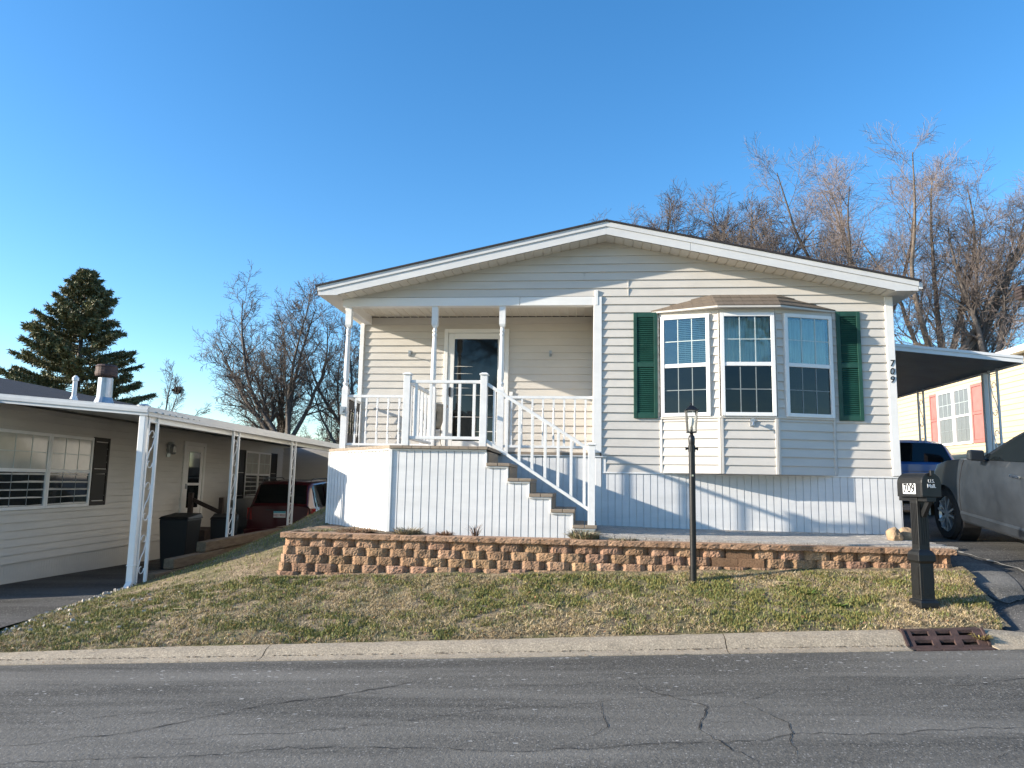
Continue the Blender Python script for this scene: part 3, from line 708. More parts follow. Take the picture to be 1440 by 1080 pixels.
for k in range(8):
    t = (k + .85) / 8.4; x = PR[0] + (NW[0] - PR[0]) * t; baluster(x, -1.46, 2.15 - .885 * t - .01, 2.885 - .87 * t)
for k in range(6): baluster(-2.358 + .002 * k, -1.24 + k * .22, 2.17, 2.88)
# turned porch posts and spindle rails
def turned(x, y, name='porch_post'):
    m = MB(); m.square_post([(.046, 2.05), (.046, 2.98), (.034, 3.02)], (x, y, 0)); m.square_post([(.034, 3.95), (.046, 3.99), (.046, 4.268)], (x, y, 0))
    m.lathe([(.034, 3.0), (.034, 3.04), (.046, 3.06), (.046, 3.075), (.028, 3.10), (.040, 3.16), (.043, 3.22), (.040, 3.45), (.034, 3.72), (.028, 3.80), (.038, 3.825), (.038, 3.84), (.026, 3.86), (.037, 3.885), (.037, 3.9), (.027, 3.93), (.04, 3.975)], (x, y, 0), 14)
    return m.build(name, 'rail_white', H)
turned(-3.705, .045); turned(-2.335, .045); turned(-1.285, .045)
def spindles(a, b, n, mat='rail_white', z0=2.13, z1=2.87):
    a = V(a); b = V(b); m = MB(); up = V((0, 0, 1))
    m.bar(a + up * (z1 - .0), b + up * (z1 - .0), .045, .04); r = m.build('porch_railing', 'rail_white', H); m = MB(); m.bar(a + up * z0, b + up * z0, .04, .035); m.build('bottom_rail', 'rail_white', r)
    for k in range(n):
        p = a + (b - a) * ((k + .7) / (n + .4)); m = MB(); h = z1 - z0
        m.square_post([(.015, z0 + .01), (.015, z0 + .16)], (p.x, p.y, 0)); m.square_post([(.015, z1 - .16), (.015, z1 - .01)], (p.x, p.y, 0))
        m.lathe([(.011, z0 + .155), (.016, z0 + .18), (.009, z0 + .2), (.015, z0 + .27), (.013, z0 + h * .5 - .03), (.009, z0 + h * .5), (.013, z0 + h * .5 + .03), (.015, z1 - .27), (.009, z1 - .2), (.016, z1 - .18), (.011, z1 - .155)], (p.x, p.y, 0), 8)
        m.build('spindle', mat, r)
spindles((-3.655, .045, 0), (-2.385, .045, 0), 7); spindles((-1.235, .045, 0), (.10, .045, 0), 8); spindles((-3.72, .10, 0), (-3.80, 1.12, 0), 6, 'brown_paint')
m = MB(); m.box((-3.76, -.03, 2.58), (-3.68, -.002, 2.70)); m.lathe([(.03, -.06), (.03, -.03)], (-3.72, 0, 2.64), 10, 'y'); m.build('porch_outlet', 'galv', H)
# storm door
FD = frame((0, 1.2, 0), (1, 0, 0), (0, -1, 0))
mb = MB(); mb.fbox(FD, -2.40, -2.335, 2.05, 4.16, 0, .045); mb.fbox(FD, -1.365, -1.30, 2.05, 4.16, 0, .045); mb.fbox(FD, -2.334, -1.366, 4.09, 4.16, 0, .045); mb.fbox(FD, -2.334, -1.366, 2.05, 2.085, 0, .05)
door = mb.build('storm_door', 'white', H, bevel=.004)
mb = MB(); mb.fbox(FD, -2.33, -2.225, 2.09, 4.085, .004, .032); mb.fbox(FD, -1.485, -1.37, 2.09, 4.085, .004, .032); mb.fbox(FD, -2.224, -1.486, 3.985, 4.085, .004, .032); mb.fbox(FD, -2.224, -1.486, 2.09, 2.26, .004, .032)
mb.build('door_leaf', 'white', door, bevel=.004)
mb = MB(); mb.fbox(FD, -2.224, -1.486, 2.26, 3.985, .006, .020); mb.build('door_glass', 'glass_dark', door)
mb = MB(); mb.fbox(FD, -2.30, -2.27, 3.0, 3.16, .032, .044); mb.fbox(FD, -2.295, -2.275, 3.03, 3.05, .044, .08); mb.fbox(FD, -2.295, -2.275, 3.12, 3.14, .044, .08); mb.fbox(FD, -2.297, -2.272, 3.02, 3.15, .075, .088); mb.build('handle', 'black_metal', door)
for x, z in ((-3.0, 3.74), (-.60, 3.74)):
    m = MB(); m.fbox(FD, x - .02, x + .02, z - .05, z + .05, .01, .03); m.tube([FD(x, z - .03, .03), FD(x, z - .03, .07), FD(x + .01, z - .015, .09), FD(x + .03, z - .03, .09)], .007, 6); m.build('wall_hook', 'galv', H)
m = MB(); m.fbox(FD, -1.28, -1.22, 2.98, 3.09, .012, .04); m.lathe([(.022, -.07), (.022, 0)], FD(-1.25, 3.02, .04), 10, 'y'); m.build('doorbell', 'white', H)
# ---- windows
def window(parent, fr, x0, x1, z0, z1, cols=3, rows=2, fw=.05, glass=('window_glass', 'screen_glass'), frmat='white_metal', mid=.5, muntin=.012, d0=.01, d1=.05, back=None, name='window'):
    m = MB(); m.fbox(fr, x0, x0 + fw, z0, z1, d0, d1); m.fbox(fr, x1 - fw, x1, z0, z1, d0, d1); m.fbox(fr, x0 + fw, x1 - fw, z1 - fw, z1, d0, d1); m.fbox(fr, x0 + fw, x1 - fw, z0, z0 + fw, d0, d1)
    zm = z0 + (z1 - z0) * mid; m.fbox(fr, x0 + fw, x1 - fw, zm - .028, zm + .028, d0, d1 - .008)
    w = m.build(name, frmat, parent, bevel=.004)
    for k, (a, b) in enumerate(((zm + .028, z1 - fw), (z0 + fw, zm - .028))):
        g = MB(); dd = d0 + (.018 if k == 0 else .008); g.fbox(fr, x0 + fw, x1 - fw, a, b, dd, dd + .003); g.build('glass', glass[k], w)
        if back:
            g = MB(); g.fbox(fr, x0 + fw, x1 - fw, a, b, dd - .022, dd - .019); g.build('blind', back[k], w)
        u = MB()
        for i in range(1, cols): c = x0 + fw + (x1 - x0 - 2 * fw) * i / cols; u.fbox(fr, c - muntin / 2, c + muntin / 2, a, b, dd + .0035, dd + .008)
        for j in range(1, rows): c = a + (b - a) * j / rows; u.fbox(fr, x0 + fw, x1 - fw, c - muntin / 2, c + muntin / 2, dd + .0032, dd + .0075)
        u.build('muntin', ('muntin_light', 'muntin_dim')[k], w)  # muntin colours have the tint and dimming of the glazing painted in
    return w
# ---- bay
A, B, C_, D_ = (1.08, 0), (1.90, -.28), (2.68, -.28), (3.55, 0)
bay = MB(); faces = []
for p, q in ((A, B), (B, C_), (C_, D_)):
    u = V((q[0] - p[0], q[1] - p[1], 0)); n = V((u.y, -u.x, 0)).normalized(); faces.append((frame((p[0], p[1], 0), u, n), u.length))
zs, zt = 2.585, 4.075
for i, (fr, L) in enumerate(faces):
    siding(bay, fr, Z0, zs - .01, lambda z: .02, lambda z, L=L: L - .02, E_ * .99)
siding(bay, faces[0][0], zs, zt, lambda z: .74, lambda z: .86, E_); siding(bay, faces[2][0], zs, zt, lambda z: .006, lambda z: .125, E_)
BAY = bay.build('bay_window', 'siding', H)
m = MB()
for i, (fr, L) in enumerate(faces):
    m.fbox(fr, -.01 if i else .0, L + .01 if i < 2 else L, zs - .03, zs, -.02, .03); m.fbox(fr, 0, L, zt, 4.16, -.02, .018)
    m.fbox(fr, .0, .035, Z0, zs - .031, -.01, .024); m.fbox(fr, L - .035, L, Z0, zs - .031, -.01, .024)
m.fbox(faces[0][0], .852, .866, zs, zt, -.02, .022); m.fbox(faces[2][0], 0, .014, zs, zt, -.02, .022); m.fbox(faces[0][0], .735, .752, zs, zt, -.02, .02); m.fbox(faces[2][0], .112, .128, zs, zt, -.02, .02)
m.build('bay_trim', 'siding', BAY, bevel=.003)
window(BAY, faces[0][0], .025, .735, zs, zt, 3, 2, .052); window(BAY, faces[1][0], .012, faces[1][1] - .012, zs, zt, 3, 2, .052); window(BAY, faces[2][0], .13, .895, zs, zt, 3, 2, .052)
m = MB(); m.box((1.0, .45, 2.4), (3.65, .5, 4.2)); m.prism([(1.06, .45, 4.10), (1.06, .03, 4.10), (1.9, -.24, 4.10), (2.68, -.24, 4.10), (3.57, .03, 4.10), (3.57, .45, 4.10)], (0, 0, .03)); m.prism([(1.06, .45, 2.5), (1.06, .03, 2.5), (1.9, -.24, 2.5), (2.68, -.24, 2.5), (3.57, .03, 2.5), (3.57, .45, 2.5)], (0, 0, .03)); m.box((1.0, .0, 2.4), (1.04, .5, 4.2)); m.box((3.6, 0, 2.4), (3.64, .5, 4.2))
m.build('bay_interior', 'interior', BAY)
def blinds(fr, x0, x1, z0, z1, d, step=.028):
    m = MB(); z = z0
    while z < z1: m.fbox(fr, x0, x1, z, z + step * .62, d - .006, d - .003); z += step
    for x in (x0 + (x1 - x0) * .25, x0 + (x1 - x0) * .75): m.fbox(fr, x - .002, x + .002, z0, z1, d - .002, d - .001)
    return m
blinds(faces[0][0], .265, .68, 3.36, 4.03, -.05).build('blind', 'blind', BAY)
def drape(fr, x0, x1, z0, z1, d, amp=.015, per=.07):
    m = MB(); n = 60; vs = []
    for i in range(n + 1):
        x = x0 + (x1 - x0) * i / n; a = amp * math.sin(x / per * 6.28) + amp * .5 * math.sin(x / per * 2.7)
        vs += [fr(x, z0, d + a), fr(x, z1, d + a)]
    m.add(vs, [(2 * i, 2 * i + 2, 2 * i + 3, 2 * i + 1) for i in range(n)]); return m
drape(faces[2][0], .32, .52, 2.72, 4.03, -.12).build('curtain', 'curtain', BAY); drape(faces[1][0], .06, .73, 3.34, 4.03, -.10).build('curtain', 'curtain', BAY); drape(faces[2][0], .16, .87, 3.34, 4.03, -.10).build('curtain', 'curtain', BAY)
m = MB(); T1, T2 = V((1.84, .0, 4.425)), V((2.77, .0, 4.425)); e1, e2, f1, f2 = V((.93, 0, 4.165)), V((3.64, 0, 4.165)), V((1.86, -.41, 4.165)), V((2.74, -.41, 4.165)); dn = V((0, 0, -.028))
nrow = 3
def rowpts(a, b, t): return a + (b - a) * t
for r in range(nrow):   # shingle courses, each overlapping the one below
    t0, t1 = r / nrow, (r + 1) / nrow + (.02 if r < nrow - 1 else 0)
    for (a, b, ta, tb) in ((e1, f1, T1, T1), (f1, f2, T1, T2), (f2, e2, T2, T2)):
        lift = V((0, -.004, .014)); lo = [rowpts(a, ta, t0) + lift, rowpts(b, tb, t0) + lift, rowpts(b, tb, t1) + V((0, 0, .002)), rowpts(a, ta, t1) + V((0, 0, .002))]
        m.add(lo + [p + V((0, 0, -.014)) for p in lo], [(0, 1, 2, 3), (0, 4, 5, 1), (3, 2, 6, 7), (0, 3, 7, 4), (1, 5, 6, 2)])
m.build('bay_roof', 'shingle_brown', BAY)
m = MB(); m.prism([e1 + dn, f1 + dn, f2 + dn, e2 + dn], (0, 0, .026)); m.add([e1, f1, f2, e2, T2, T1], [(0, 1, 5), (1, 2, 4, 5), (2, 3, 4)]); m.build('bay_soffit', 'siding', BAY)
m = MB(); m.fbox(faces[1][0], .40, .46, 2.44, 2.54, .01, .03); m.tube([faces[1][0](.43, 2.50, .03), faces[1][0](.43, 2.49, .09), faces[1][0](.42, 2.45, .10)], .012, 8); m.lathe([(.03, -.008), (.03, .008)], faces[1][0](.43, 2.52, .075), 10, 'y'); m.build('hose_tap', 'galv', H)
# ---- shutters
def shutter(fr, x0, x1, z0, z1, mat, parent, n=23, louv=True):
    m = MB(); w = .052; zm = (z0 + z1) / 2; d0, d1 = .012, .045
    m.fbox(fr, x0, x0 + w, z0, z1, d0, d1); m.fbox(fr, x1 - w, x1, z0, z1, d0, d1)
    for a, b in ((z0, z0 + .075), (zm - .035, zm + .035), (z1 - .075, z1)): m.fbox(fr, x0 + w, x1 - w, a, b, d0, d1 - .003)
    m.fbox(fr, x0 + w, x1 - w, z0 + .07, z1 - .07, d0, d0 + .006)
    s = m.build('shutter', mat, parent, bevel=.004)
    m = MB()
    for a, b in ((z0 + .078, zm - .037), (zm + .037, z1 - .078)):
        if louv:
            for i in range(n):
                z = a + (b - a) * i / n; h = (b - a) / n
                m.add([fr(x0 + w, z, .040), fr(x1 - w, z, .040), fr(x1 - w, z + h * .95, .022), fr(x0 + w, z + h * .95, .022), fr(x0 + w, z, .020), fr(x1 - w, z, .020)], [(0, 1, 2, 3), (0, 4, 5, 1)])
        else: m.fbox(fr, x0 + w + .015, x1 - w - .015, a + .015, b - .015, .018, .032)
    m.build('louver' if louv else 'panel', mat, s)
    return s
shutter(F0, .695, 1.045, 2.565, 4.15, 'green_paint', H); shutter(F0, 3.61, 3.945, 2.555, 4.15, 'green_paint', H)
for k, ch in enumerate('709'): text(ch, .135, (4.36 - .004 * k, -.036, 3.385 - .118 * k), (1, 0, 0), (0, 0, 1), 'house_number', 'black_metal', H, .004, .12, bold=.0)
# ---- carport on the right side
m = MB()
def cz(x, t): return t - (x - 4.42) * .105
for y in (2.0,):
    m.prism([(4.42, y + .02, cz(4.42, 4.14)), (7.25, y + .02, cz(7.25, 4.14)), (7.25, y + .02, cz(7.25, 4.11)), (4.42, y + .02, cz(4.42, 4.11))], (0, 6.4, 0))
cp = m.build('carport_roof', 'white_metal', H)
m = MB(); u = V((2.83, 0, -.105 * 2.83))
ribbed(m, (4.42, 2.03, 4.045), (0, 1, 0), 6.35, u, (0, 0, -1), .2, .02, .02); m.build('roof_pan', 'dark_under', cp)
m = MB(); m.prism([(4.42, 2.0, cz(4.42, 4.145)), (7.27, 2.0, cz(7.27, 4.145)), (7.27, 2.0, cz(7.27, 4.03)), (4.42, 2.0, cz(4.42, 4.03))], (0, .018, 0)); m.prism([(4.42, 1.985, cz(4.42, 4.147)), (7.27, 1.985, cz(7.27, 4.147)), (7.27, 1.985, cz(7.27, 4.10)), (4.42, 1.985, cz(4.42, 4.10))], (0, .0148, 0)); m.box((7.252, 2.02, 3.715), (7.29, 8.42, 3.84)); m.build('fascia', 'white_metal', cp)
def scroll_post(parent, x, y, z0, z1, w=.26, r=.016, mat='white_metal', groups=3, off=(0, 1), name='carport_post'):
    m = MB(); ux, uy = off
    for s in (-.5, .5): m.box((x + ux * w * s - r, y + uy * w * s - r, z0), (x + ux * w * s + r, y + uy * w * s + r, z1))
    P = lambda a, z: (x + ux * a, y + uy * a, z)
    m.bar(P(-w / 2, z1 - .08), P(w / 2, z1 - .08), .014, .014); m.bar(P(-w / 2, z0 + .05), P(w / 2, z0 + .05), .014, .014)
    o = m.build(name, mat, parent); m = MB(); hh = (z1 - z0 - .2) / groups; g = w / 2 - r
    for k in range(groups):
        c = z0 + .1 + hh * (k + .5)
        for s in (-1, 1):
            pts = []
            for i in range(15):
                a = i / 14 * 4.9; rr = g * .8 * (1 - i / 20); pts.append(P(s * (g * .1 - math.cos(a) * rr * .9), c + s * (hh * .27 + math.sin(a) * rr * .9)))
            m.tube(pts, .007, 5)
        m.tube([P(-g * .8, c - hh * .26), P(-g * .3, c - hh * .05), P(g * .3, c + hh * .05), P(g * .8, c + hh * .26)], .008, 5)
    m.build('scroll', mat, o); return o
scroll_post(cp, 7.22, 2.85, .98, 3.75); scroll_post(cp, 7.22, 5.75, 1.05, 3.75)
m = MB(); m.box((7.17, 3.08, .98), (7.25, 3.16, 3.72)); m.build('downspout', 'white_metal', cp, bevel=.008)
#@@PART3
# ------------------------------------------------------------------ neighbour on the left (local frame: x outward from the long wall, y along it)
LA = R(5); LP = V((-8.95, -.18, 0))
def LW(x, y, z=0): return LP + V((x * math.cos(LA) - y * math.sin(LA), x * math.sin(LA) + y * math.cos(LA), z))
N = thing('neighbour_house', LP, 'grey one-storey house on the left with black shutters and a white-edged carport', 'house', rz=LA)
FL = frame((0, 0, 0), (0, 1, 0), (1, 0, 0))
mb = MB(); siding(mb, FL, .20, 2.66, lambda z: -1.8, lambda z: 20, .125, .028); mb.build('side_wall', 'siding_grey', N)
mb = MB(); mb.box((-7.3, -1.8, .15), (-.004, 20, 2.66)); mb.prism([(-7.3, -1.8, 2.66), (-.004, -1.8, 2.66), (-3.65, -1.8, 3.6)], (0, 21.8, 0)); mb.build('wall_core', 'siding_grey', N)
mb = MB(); ribbed(mb, (-.01, -1.8, -.5), (0, 1, 0), 21.8, (0, 0, .70), (1, 0, 0), .07, .008, .006); mb.box((-7.3, -1.8, -.5), (-.03, 20, .15)); mb.box((-.02, -1.8, .185), (.022, 20, .205)); mb.build('skirting', 'siding_grey', N)
mb = MB(); mb.box((-.02, -1.84, .2), (.03, -1.78, 2.66)); mb.build('corner_trim', 'white', N)
mb = MB(); 
for s in (-1, 1):
    xe = -3.65 + s * 3.92; mb.prism([(-3.65, -2.1, 3.70), (xe, -2.1, 2.70), (xe, -2.1, 2.65), (-3.65, -2.1, 3.65)], (0, 22.4, 0))
rf = mb.build('roof', 'shingle_dark', N)
mb = MB(); mb.box((.265, -2.1, 2.60), (.285, -1.27, 2.71)); mb.build('fascia', 'white', rf)
def roofN(x): return 3.70 - abs(x + 3.65) * 1.0 / 3.92
mb = MB(); x, y = -1.55, 3.95; z = roofN(x); mb.lathe([(.045, z - .1), (.045, z + .40), (.065, z + .41), (.065, z + .47), (.02, z + .52)], (x, y, 0), 12); mb.lathe([(.10, z - .04), (.05, z + .08)], (x, y, 0), 12); mb.build('vent_pipe', 'white_metal', rf)
x, y = -1.5, 5.0; z = roofN(x)
mb = MB(); mb.lathe([(.27, z - .1), (.17, z + .16), (.16, z + .18), (.155, z + .62)], (x, y, 0), 20); fl = mb.build('flue_pipe', 'galv', rf, smooth=False)
mb = MB(); mb.lathe([(.12, z + .62), (.12, z + .66), (.22, z + .66), (.235, z + .70), (.235, z + .76), (.225, z + .78), (.225, z + .86), (.235, z + .88), (.2, z + .92), (.02, z + .93)], (x, y, 0), 20); mb.build('flue_cap', 'rust_metal', fl)
x, y = -1.2, 6.2; z = roofN(x); mb = MB(); mb.lathe([(.07, z - .1), (.07, z + .14)], (x, y, 0), 14); mb.lathe([(.14, z + .14), (.16, z + .16), (.16, z + .20), (.06, z + .24)], (x, y, 0), 14); mb.build('roof_vent', 'galv', rf)
window(N, FL, -.47, .845, 1.02, 2.27, 3, 2, .05, ('pane_blind_reflection', 'pane_dark'), d0=.012, d1=.05); window(N, FL, .85, 2.11, 1.02, 2.27, 3, 2, .05, ('pane_blind_reflection', 'pane_dark'), d0=.012, d1=.05)
shutter(FL, 2.14, 2.66, 1.03, 2.29, 'brown_paint', N, louv=False)
window(N, FL, 9.80, 10.86, 1.0, 2.36, 2, 2, .05, ('pane_blind_reflection', 'pane_dark'), d0=.012, d1=.05); window(N, FL, 10.87, 11.92, 1.0, 2.36, 2, 2, .05, ('pane_blind_reflection', 'pane_dark'), d0=.012, d1=.05)
shutter(FL, 9.15, 9.77, 1.0, 2.37, 'brown_paint', N, louv=False); shutter(FL, 11.95, 12.56, 1.0, 2.37, 'brown_paint', N, louv=False)
m = MB(); m.fbox(FL, 5.84, 5.95, .40, 2.42, .01, .05); m.fbox(FL, 6.93, 7.04, .40, 2.42, .01, .05); m.fbox(FL, 5.951, 6.929, 2.33, 2.42, .01, .05); m.fbox(FL, 5.96, 6.92, .40, 2.325, .008, .03)
dr = m.build('door', 'white', N, bevel=.004)
m = MB(); m.fbox(FL, 6.14, 6.76, 1.44, 2.18, .031, .036); m.fbox(FL, 6.14, 6.76, .85, 1.38, .031, .036); m.build('door_glass', 'pane_dark', dr)
m = MB(); m.fbox(FL, 6.02, 6.06, 1.3, 1.42, .03, .07); m.build('handle', 'galv', dr)
m = MB(); m.fbox(FL, 5.0, 5.18, 2.02, 2.30, .012, .03); m.fbox(FL, 5.04, 5.14, 2.28, 2.36, .03, .12); m.lathe([(.04, 2.08), (.085, 2.12), (.075, 2.26), (.02, 2.32)], FL(5.09, 0, .12), 6); m.build('wall_lamp', 'galv', N)
# carport
m = MB(); X1 = 2.70; zA, zB = 2.745, 2.555
def cpl(x, t=0): return zA + (zB - zA) * x / X1 + t
m.prism([(.01, -1.245, cpl(.01)), (X1, -1.245, cpl(X1)), (X1, -1.245, cpl(X1, -.03)), (.01, -1.245, cpl(.01, -.03))], (.22, 14.2, 0)); cr = m.build('carport_roof', 'white_metal', N)
m = MB(); m.prism([(-1.6, -1.27, cpl(-1.6, .004)), (X1 + .02, -1.27, cpl(X1, .004)), (X1 + .02, -1.27, cpl(X1, -.125)), (-1.6, -1.27, cpl(-1.6, -.125))], (0, .022, 0)); m.prism([(-1.6, -1.285, cpl(-1.6, -.035)), (X1 + .02, -1.285, cpl(X1, -.035)), (X1 + .02, -1.285, cpl(X1, -.08)), (-1.6, -1.285, cpl(-1.6, -.08))], (0, .0148, 0))
m.prism([(X1 + .002, -1.24, cpl(X1, .006)), (X1 + .022, -1.24, cpl(X1, .006)), (X1 + .022, -1.24, cpl(X1, -.125)), (X1 + .002, -1.24, cpl(X1, -.125))], (.22, 14.2, 0)); m.build('fascia', 'fascia_white', cr)
m = MB(); ribbed(m, (.05, -1.24, cpl(0, -.07)), (0, 1, 0), 14.1, (X1, 0, zB - zA), (0, 0, -1), .2, .02, .02); m.build('roof_pan', 'siding_grey', cr)
m = MB(); m.box((X1 - .12, -1.2, cpl(X1, -.20)), (X1 - .04, 12.5, cpl(X1, -.10))); m.build('beam', 'white_metal', cr)
for k, y in enumerate((-1.0, 2.02, 5.35, 8.6)):
    scroll_post(N, X1 - .03 + .015 * (y + 1.2), y, (0.03, .40, .40, .40)[k], 2.44, .27, .019)
m = MB(); m.box((X1 - .10, -1.26, .12), (X1 - .01, -1.18, 2.44)); m.bar((X1 - .055, -1.22, .14), (X1 - .02, -1.42, .03), .08, .07); m.box((X1 - .11, -1.265, .36), (X1, -1.175, .38)); m.build('downspout', 'white_metal', N, bevel=.012)
m = MB(); m.box((-.0, 13.2, -.45), (3.1, 13.4, 2.6)); sh = m.build('shed_wall', 'siding_grey', N)
m = MB(); m.box((1.9, 13.15, -.4), (2.95, 13.195, 1.75)); m.build('shed_door', 'white', sh)
m = MB(); m.box((2.88, 9.2, -.45), (2.95, 13.2, 1.9)); m.build('lattice_panel', 'siding_grey', N)
# entry steps with rail
p = LW(0, 0, -.25); S = thing('entry_steps', LW(.6, 6.4, -.3), 'dark brown wooden entry steps with a handrail under the left carport', 'steps', rz=LA)
m = MB()
for k in range(3): m.box((-.55 + .0 + k * .0, -.6, .0), (.35 + .28 * (2 - k) - .28, .65, .22 * (k + 1)))
m.build('step_box', 'step_wood', S, bevel=.01)
for x, b in ((-.30, 1.52), (.42, 1.42)):
    m = MB(); m.box((x - .05, -.66, 0), (x + .05, -.56, b)); m.build('rail_post', 'step_wood', S, bevel=.008)
m = MB(); m.bar((-.26, -.61, 1.36), (.40, -.61, 1.08), .05, .09); m.build('handrail', 'step_wood', S)
# bins
def bin_(name, x, y, label, s=1.0, rz=0):
    b = thing(name, LW(x, y, -.10 - .02 * y), label, 'bin', 'wheeled bins beside the steps', LA + rz)
    m = MB(); w, d, h = .27 * s, .31 * s, .95 * s
    m.hexa([(-w * .8, -d * .8, .04), (w * .8, -d * .8, .04), (w * .8, d * .8, .04), (-w * .8, d * .8, .04), (-w, -d, h), (w, -d, h), (w, d, h), (-w, d, h)]); m.build('bin_body', 'bin', b, bevel=.02)
    m = MB(); m.hexa([(-w * 1.06, -d * 1.08, h), (w * 1.06, -d * 1.08, h), (w * 1.06, d * 1.08, h), (-w * 1.06, d * 1.08, h), (-w * .95, -d * .9, h + .05), (w * .95, -d * .9, h + .05), (w * .95, d * .95, h + .10), (-w * .95, d * .95, h + .10)]); m.build('lid', 'bin', b, bevel=.015)
    for q in (-1, 1):
        m = MB(); m.lathe([(.06, -.03), (.11, -.03), (.11, .03), (.06, .03)], (q * w * .95, d * .8, .11), 14, 'x'); m.build('wheel', 'rubber', b)
bin_('wheeled_bin', 1.55, 2.6, 'taller dark wheeled bin behind the first carport post', 1.0); bin_('wheeled_bin', 1.75, 4.2, 'shorter dark wheeled bin in front of the brown steps', .95, .3)
# timbers
def timber(a, b, z0, z1, label, w=.16):
    a = V((a[0], a[1], z0)); b = V((b[0], b[1], z0)); t = thing('landscape_timber', a, label, 'timber', 'landscape timbers along the left driveway', wc=True)
    m = MB(); m.bar(a + V((0, 0, (z1 - z0) / 2)), b + V((0, 0, (z1 - z0) / 2)), w, z1 - z0); m.build('timber', 'timber', t, bevel=.012)
for a in (((-6.17, -1.32), (-6.20, -.30), -.06, .085, 'lowest landscape timber, at the foot of the white carport post'), ((-6.20, -.72), (-6.27, .55), .06, .20, 'second landscape timber from the street, stepped above the lowest'), ((-6.23, -.20), (-6.34, 1.6), .21, .36, 'third landscape timber from the street, half hidden behind the second'), ((-6.29, .84), (-6.56, 4.62), .37, .53, 'long upper landscape timber below the second carport post'), ((-6.57, 4.66), (-6.84, 8.6), .39, .55, 'farthest landscape timber, running behind the block wall')): timber(*a)
m = MB(); m.prism([(-6.30, .7, .02), (-6.36, 1.6, .02), (-6.9, 9, .02), (-7.0, 9, -.5), (-6.45, .7, -.3)], (.06, 0, 0)); 
m = MB(); m.hexa([(-6.33, .86, -.3), (-6.25, .86, -.3), (-6.74, 8.6, -.4), (-6.84, 8.6, -.4), (-6.33, .86, .368), (-6.25, .86, .368), (-6.74, 8.6, .388), (-6.84, 8.6, .388)])
t = thing('timber_base_wall', (-6.5, 4, 0), 'weathered lower timber course under the long upper timbers', 'timber', wc=True); m.build('timber', 'timber', t)

# ------------------------------------------------------------------ neighbour on the right
NR = thing('cream_house', (10.4, 8, 1.1), 'cream sided house with pink shutters behind the carport on the right', 'house', wc=True)
FR = frame((10.4, 0, 0), (0, -1, 0), (-1, 0, 0))
mb = MB(); siding(mb, FR, 2.1, 4.90, lambda z: -26, lambda z: -4.6, .135); mb.build('side_wall', 'siding_cream', NR)
mb = MB(); mb.box((10.403, 4.6, 2.0), (18.5, 26, 4.9)); mb.build('wall_core', 'siding_cream', NR)
mb = MB(); ribbed(mb, (10.42, 26, .9), (0, -1, 0), 21.4, (0, 0, 1.2), (-1, 0, 0), .11); mb.box((10.44, 4.6, .9), (18.5, 26, 2.1)); mb.box((10.37, 4.6, 2.08), (10.41, 26, 2.1)); mb.build('skirting', 'siding_cream', NR)
mb = MB(); mb.prism([(10.1, 4.3, 4.97), (18.8, 4.3, 4.97), (14.45, 4.3, 5.6)], (0, 22, 0)); r_ = mb.build('roof', 'white_metal', NR)
mb = MB(); mb.box((10.07, 4.28, 4.85), (10.10, 26.3, 4.99)); mb.box((10.1, 4.29, 4.87), (10.4, 26.3, 4.89)); mb.build('fascia', 'white_metal', r_)
window(NR, FR, -11.98, -11.03, 2.86, 4.44, 3, 2, .07, ('pane_curtain', 'pane_curtain'), d0=.012, d1=.055); window(NR, FR, -11.02, -10.07, 2.86, 4.44, 3, 2, .07, ('pane_curtain', 'pane_curtain'), d0=.012, d1=.055)
shutter(FR, -12.47, -12.01, 2.86, 4.44, 'pink_paint', NR, louv=False); shutter(FR, -10.03, -9.47, 2.86, 4.44, 'pink_paint', NR, louv=False)

